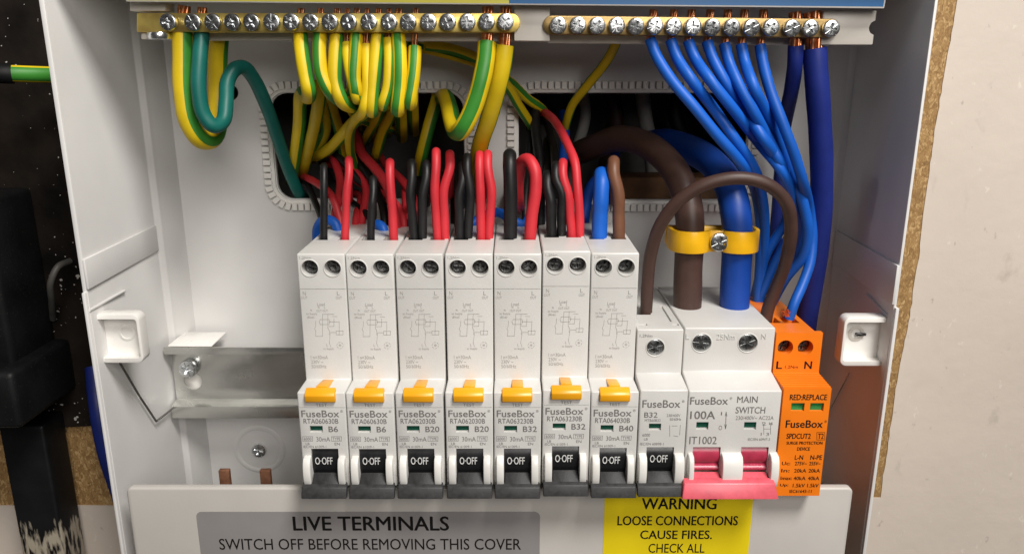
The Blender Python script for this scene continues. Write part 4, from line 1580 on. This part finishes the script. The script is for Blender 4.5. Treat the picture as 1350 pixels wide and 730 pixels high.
loop([(483, 60), (484, 90), (484, 120), (480, 144)], 7.0, 'plain yellow earth wire with a bare copper end above it', -2.09,
     back=[(470, 156, 304), (462, 172, 318), (462, 200, 338), (468, 222, 352), (474, 240, 380)])
loop([(498, 47), (495, 80), (492, 115), (490, 144)], 8.4, 'yellow earth wire with dark green right edge, hanging low', -1.72)
loop([(512, 52), (513, 80), (511, 115), (505, 137)], 7.0, 'earth wire leaning left between two longer ones', -1.68)
loop([(525, 46), (527, 75), (527, 110), (524, 142)], 9.0, 'earth wire with centred green stripe near the right of the bunch', -.5)
loop([(547, 63), (546, 90), (543, 115), (540, 134)], 8.4, 'short earth wire with two bare copper strands, right end of the bunch', -.5)
wire('earth_wire', [(500, 130, 318), (488, 145, 316), (470, 158, 318), (452, 178, 328), (436, 195, 340), (422, 204, 352), (410, 208, 380)], 8.0, YG, 'earth wire bending left into the opening under the bunch', 'wire', GE, 3, roll=1.2)
wire('earth_wire', [(505, 130, 330), (500, 150, 330), (492, 165, 340), (484, 180, 355), (480, 190, 380)], 6.0, YG, 'earth wire end half hidden in the dark below the bunch', 'wire', GE, 3, roll=1.6)
wire('earth_wire', [(580, 110, 358), (576, 130, 356), (566, 165, 352), (557, 200, 352), (552, 225, 365)], 8.0, YG, 'shaded earth wire hanging inside the left opening near its right side', 'wire', GE, 5, roll=-2.0)
wire('earth_wire', [(642, 57, 293), (640, 80, 291), (634, 110, 289), (624, 142, 289), (611, 168, 290), (603, 174, 296), (597, 164, 304), (593, 145, 314), (588, 130, 328), (584, 128, 346), (582, 135, 375)], 11.8, YG, 'thick earth cable showing a broad bright green front, hooked left at its end', 'wire', GE, 5, roll=-.65, n=22, cu=((643, 9, 293), (642, 60, 293)))
wire('earth_wire', [(666, 60, 293), (663, 85, 293), (655, 120, 295), (644, 158, 300), (634, 188, 308), (629, 215, 318), (628, 240, 335), (630, 258, 352), (630, 258, 380)], 11.4, YG, 'thick plain yellow earth cable at the right end of the earth bar', 'wire', GE, 3, roll=-2.0, n=22, cu=((667, 9, 293), (666, 63, 293)), cun=7)
wire('earth_wire', [(520, 58, 320), (560, 64, 324), (600, 74, 328), (640, 88, 334), (672, 108, 340), (695, 130, 345), (712, 142, 352), (725, 160, 375)], 6.6, YG, 'earth wire running level behind the bunch towards the right opening', 'wire', GE, 3, roll=2.4)
wire('earth_wire', [(560, 60, 318), (600, 66, 322), (640, 84, 326), (666, 110, 332), (684, 140, 340), (700, 165, 350), (708, 182, 372)], 6.6, YG, 'earth wire dipping steeply into the left side of the right opening', 'wire', GE, 3, roll=.5)
wire('earth_wire', [(818, 38, 318), (811, 60, 320), (798, 83, 326), (775, 112, 335), (755, 138, 345), (746, 165, 356), (744, 185, 380)], 6.2, YG, 'single thin earth wire slanting down into the right opening', 'wire', GE, 3, roll=-1.9)

# other cables in the wall behind the right opening
GB2 = 'cables in the wall behind the right opening'
for i, (pp, rr_, mk, lab_) in enumerate((
        ([(765, 110, 400), (772, 150, 402), (760, 200, 405), (748, 260, 410)], 7, 'grey_sheath', 'grey cable hanging in the wall beside the thin slanting earth wire'),
        ([(845, 110, 405), (850, 150, 400), (858, 200, 404), (862, 270, 410)], 9, 'grey_sheath', 'grey cable in the wall above the timber batten'),
        ([(800, 110, 415), (812, 160, 412), (800, 210, 415), (790, 270, 420)], 10, 'wn', 'dark brown cable in the wall left of the timber batten'),
        ([(900, 108, 412), (890, 150, 410), (905, 190, 412), (930, 260, 420)], 9, 'wk', 'black cable in the wall behind the blue supply cable'))):
    wire('wall_cable', pp, rr_, M[mk], lab_, 'cable', GB2)
# shaded tangle inside the left opening
GT = 'leads tangled in the dark of the left opening'
tang = [
    ('black_wire', 'wk', [(410, 180, 385), (425, 195, 362), (445, 205, 350), (470, 235, 345), (498, 258, 340), (512, 300, 325), (516, 318, 320)], 4.8, 'black lead running diagonally through the left side of the tangle'),
    ('black_wire', 'wk', [(440, 175, 385), (452, 190, 358), (470, 210, 350), (490, 238, 342), (505, 275, 330), (508, 318, 320)], 5.0, 'black lead falling from the middle of the tangle'),
    ('red_wire', 'wr', [(500, 205, 385), (512, 222, 360), (530, 238, 345), (545, 262, 335), (552, 318, 322)], 5.4, 'dim red lead at the right side of the tangle'),
    ('red_wire', 'wr', [(425, 215, 385), (440, 218, 360), (465, 224, 350), (482, 246, 342), (478, 285, 330), (474, 318, 322)], 5.0, 'dim red lead arching low in the tangle'),
    ('black_wire', 'wk', [(560, 215, 385), (575, 228, 360), (598, 245, 345), (600, 280, 332), (600, 318, 322)], 6.0, 'black lead behind the red pair of the third breaker'),
]
for nm, mk, pts_, rp, lab_ in tang:
    wire(nm, pts_, rp, M[mk], lab_, 'wire', GT)
tang = [([(430, 120, 330), (440, 150, 336), (450, 185, 346), (455, 215, 356), (456, 225, 385)], 'shaded earth wire dropping through the left side of the tangle'),
        ([(520, 130, 330), (516, 150, 334), (505, 172, 344), (497, 200, 356), (495, 210, 385)], 'shaded earth wire curling below the right end of the bunch'),
        ([(415, 110, 322), (425, 140, 330), (430, 170, 340), (420, 195, 352), (414, 210, 385)], 'shaded earth wire between the two straight drops on the left'),
        ([(460, 135, 326), (468, 152, 332), (490, 162, 342), (510, 168, 352), (520, 172, 385)], 'shaded earth wire running level under the bunch')]
for pts_, lab_ in tang:
    wire('earth_wire', pts_, 6.6, YG, lab_, 'wire', GT, 3, roll=rnd.uniform(-2, 2))

# neutral wires
GN = 'thin blue neutral wires fanning down from the neutral bar'
nw = [
    ([(857, 52), (866, 75), (887, 108), (915, 141), (945, 178), (975, 213)], [(995, 250, 306), (1002, 290, 312), (1002, 340, 316), (998, 400, 318)], 'leftmost blue wire of the fan, swinging furthest left'),
    ([(884, 53), (893, 77), (912, 106), (942, 145), (970, 185), (992, 218)], [(1003, 250, 302), (1008, 290, 310), (1006, 345, 316), (1002, 400, 318)], 'second blue wire of the fan from the left'),
    ([(907, 54), (917, 78), (938, 108), (968, 146), (1000, 188), (1028, 222)], [(1046, 260, 296), (1056, 300, 302), (1048, 345, 308), (1024, 380, 312), (1008, 410, 316)], 'third blue wire of the fan, lying in front of its neighbours'),
    ([(932, 55), (940, 78), (956, 108), (982, 146), (1006, 182), (1030, 218)], [(1045, 255, 304), (1044, 300, 310), (1020, 350, 314), (1000, 395, 318)], 'fourth blue wire of the fan, in its middle'),
    ([(955, 58), (961, 82), (974, 112), (994, 148), (1012, 182), (1028, 214)], [(1040, 250, 306), (1036, 290, 312), (1010, 335, 316), (995, 390, 320)], 'fifth blue wire of the fan, half hidden behind the others'),
    ([(977, 59), (982, 82), (994, 115), (1014, 155), (1032, 195), (1048, 235)], [(1060, 272, 294), (1065, 305, 296), (1058, 338, 300), (1035, 368, 306), (1015, 405, 314)], 'sixth blue wire of the fan, curving under at the bottom'),
    ([(1002, 60), (1006, 84), (1015, 118), (1030, 158), (1046, 200), (1058, 238)], [(1067, 275, 300), (1071, 310, 302), (1068, 345, 300), (1058, 375, 296), (1047, 400, 292), (1040, 420, 292)], 'rightmost thin blue wire, ending in the orange surge protector'),
]
for i, (a, b_, lab_) in enumerate(nw):
    dep = [293, 291, 288 - (i % 3) * 2, 285 + (i % 2) * 5, 285 + (i % 3) * 4, 288 + (i % 2) * 5]
    q = [(x, y, d_) for (x, y), d_ in zip(a, dep)] + b_
    x0, y0 = a[0]
    wire('blue_wire', q, 6.9, M['wb'], lab_, 'wire', GN, cu=((x0 + 5, 13, 293), (x0, y0 + 3, 293)), cun=7, cur=.72)
wire('blue_cable', [(1049, 60, 293), (1048, 85, 294), (1044, 115, 300), (1038, 145, 312), (1033, 175, 325), (1030, 215, 332), (1026, 270, 332), (1020, 340, 330), (1016, 420, 330)], 9.6, M['wbd'], 'dark blue cable bending away behind the fan of thin blue wires', 'cable', cu=((1048, 16, 293), (1049, 63, 293)), cur=.8)
wire('blue_cable', [(1074, 64, 293), (1076, 95, 293), (1080, 150, 295), (1083, 210, 298), (1083, 265, 302), (1079, 320, 306), (1072, 370, 310), (1063, 425, 314), (1060, 470, 316)], 14.8, M['wbd'], 'thickest dark blue cable hanging straight down beside the right wall', 'cable', n=24, cu=((1070, 16, 293), (1074, 67, 293)), cur=.72)
sp_ = P(1032, 409, 290)
cb = new()
for k in range(9):
    a = Vector((rnd.uniform(-2.2, 1.6), rnd.uniform(-1.5, .5), -1.6))
    b_ = a * .5 + Vector((rnd.uniform(-1.8, .8), rnd.uniform(-1.2, .4), rnd.uniform(1.0, 2.2)))
    q = P(1035.5, 411, 287.5)
    merge(cb, tube([q + a, q + (a + b_) / 2 + Vector((.3, 0, .2)), q + b_], .24, 6, k=3))
obj('copper_strands', cb, M['copper'], label='loose bare copper strands at the blue wire on the surge protector', cat='wire end')

# supply tails and the link
wire('brown_cable', [Vector((P(906, 408, YES).x, YES, ZS - 7)), Vector((P(906, 408, YES).x, YES, ZS)), (907, 360, YES), (909, 320, YES), (909, 285, YES + 1), (901, 248, YES + 6), (882, 215, YES + 16), (850, 190, YES + 30), (815, 183, YES + 44), (780, 195, 358), (755, 205, 385)], 19.0, M['wn'], 'thick brown supply cable clamped above the main switch', 'cable', 'thick supply cables of the main switch', n=28)
wire('blue_cable', [Vector((P(968, 406, YES).x, YES, ZS - 7)), Vector((P(968, 406, YES).x, YES, ZS)), (970, 360, YES), (972, 320, YES), (970, 282, YES + 1), (962, 248, YES + 7), (942, 218, YES + 18), (912, 198, YES + 34), (880, 188, 350), (845, 190, 380)], 20.0, M['wbt'], 'thick bright blue supply cable clamped above the main switch', 'cable', 'thick supply cables of the main switch', n=28)
wire('brown_wire', [Vector((P(852, 409, YEM).x, YEM, ZM - 7)), (852, 408, YEM), (854, 370, YEM - 1), (858, 335, YEM - 3), (871, 296, YEM - 6), (898, 262, YEM - 9), (936, 241, YEM - 11), (978, 235, YEM - 12), (1013, 244, YEM - 12), (1036, 266, YEM - 11), (1043, 298, YEM - 9), (1036, 345, YEM - 5), (1023, 380, YEM - 1), (1012, 409, YSP), Vector((P(1010, 409, YSP).x, YSP, ZO - 7))], 8.4, M['wn'], 'brown link wire arching from the small breaker over to the surge protector', 'wire', n=20)

# yellow clamp round the two tails
cl = thing('cable_clamp', 'yellow plastic clamp strap with a screw round the two thick supply cables', 'clamp', P(942, 337, YES))
zc1, zc0 = Zp(306, YES - 7), Zp(334.5, YES - 7)
xb_, xk = P(909, 320, YES).x, P(971.5, 320, YES).x
rb_, rk = 6.1, 6.4
xs_ = P(948, 320, YES - 5).x
front, backp = [], []
Ra, Rb = rb_ + .3, rk + .3


def arc(cx, R, a0, a1, n=10):
    return [(cx + R * math.cos(math.radians(a0 + (a1 - a0) * k / n)), YES - R * math.sin(math.radians(a0 + (a1 - a0) * k / n))) for k in range(n + 1)]


outer = [(xb_ - Ra - 1.6, YES + 5.5)] + arc(xb_, Ra + 1.6, 180, 35) + [(xs_ - 3.4, YES - 3.8), (xs_ + 3.4, YES - 3.8)] + arc(xk, Rb + 1.6, 145, 0) + [(xk + Rb + 1.6, YES + 5.5)]
inner = [(xk + Rb, YES + 5.5)] + arc(xk, Rb, 0, 150) + [(xs_ + 2.6, YES - 2.0), (xs_ - 2.6, YES - 2.0)] + arc(xb_, Ra, 30, 180) + [(xb_ - Ra, YES + 5.5)]
st_ = prism(outer + inner, 'Z', zc0, zc1)
bevel(st_, .3, 2, 50)
obj('strap', st_, M['clamp'], cl, smooth=40)
obj('base', box(xb_ - Ra - 1.6, xk + Rb + 1.6, YES + 7.2, YES + 10, zc0 + .5, zc1 - .5, .5), M['clamp'], cl)
me_c = mesh_of(screw_head(3.7, 2.4, .62, 28), 'screw', M['zinc'])
shared('screw', me_c, cl, (xs_, YES - 3.7, (zc0 + zc1) / 2 - .1), (0, .35, 0))

for o in list(S.objects):
    if 'loc_mm' in o:
        del o['loc_mm']
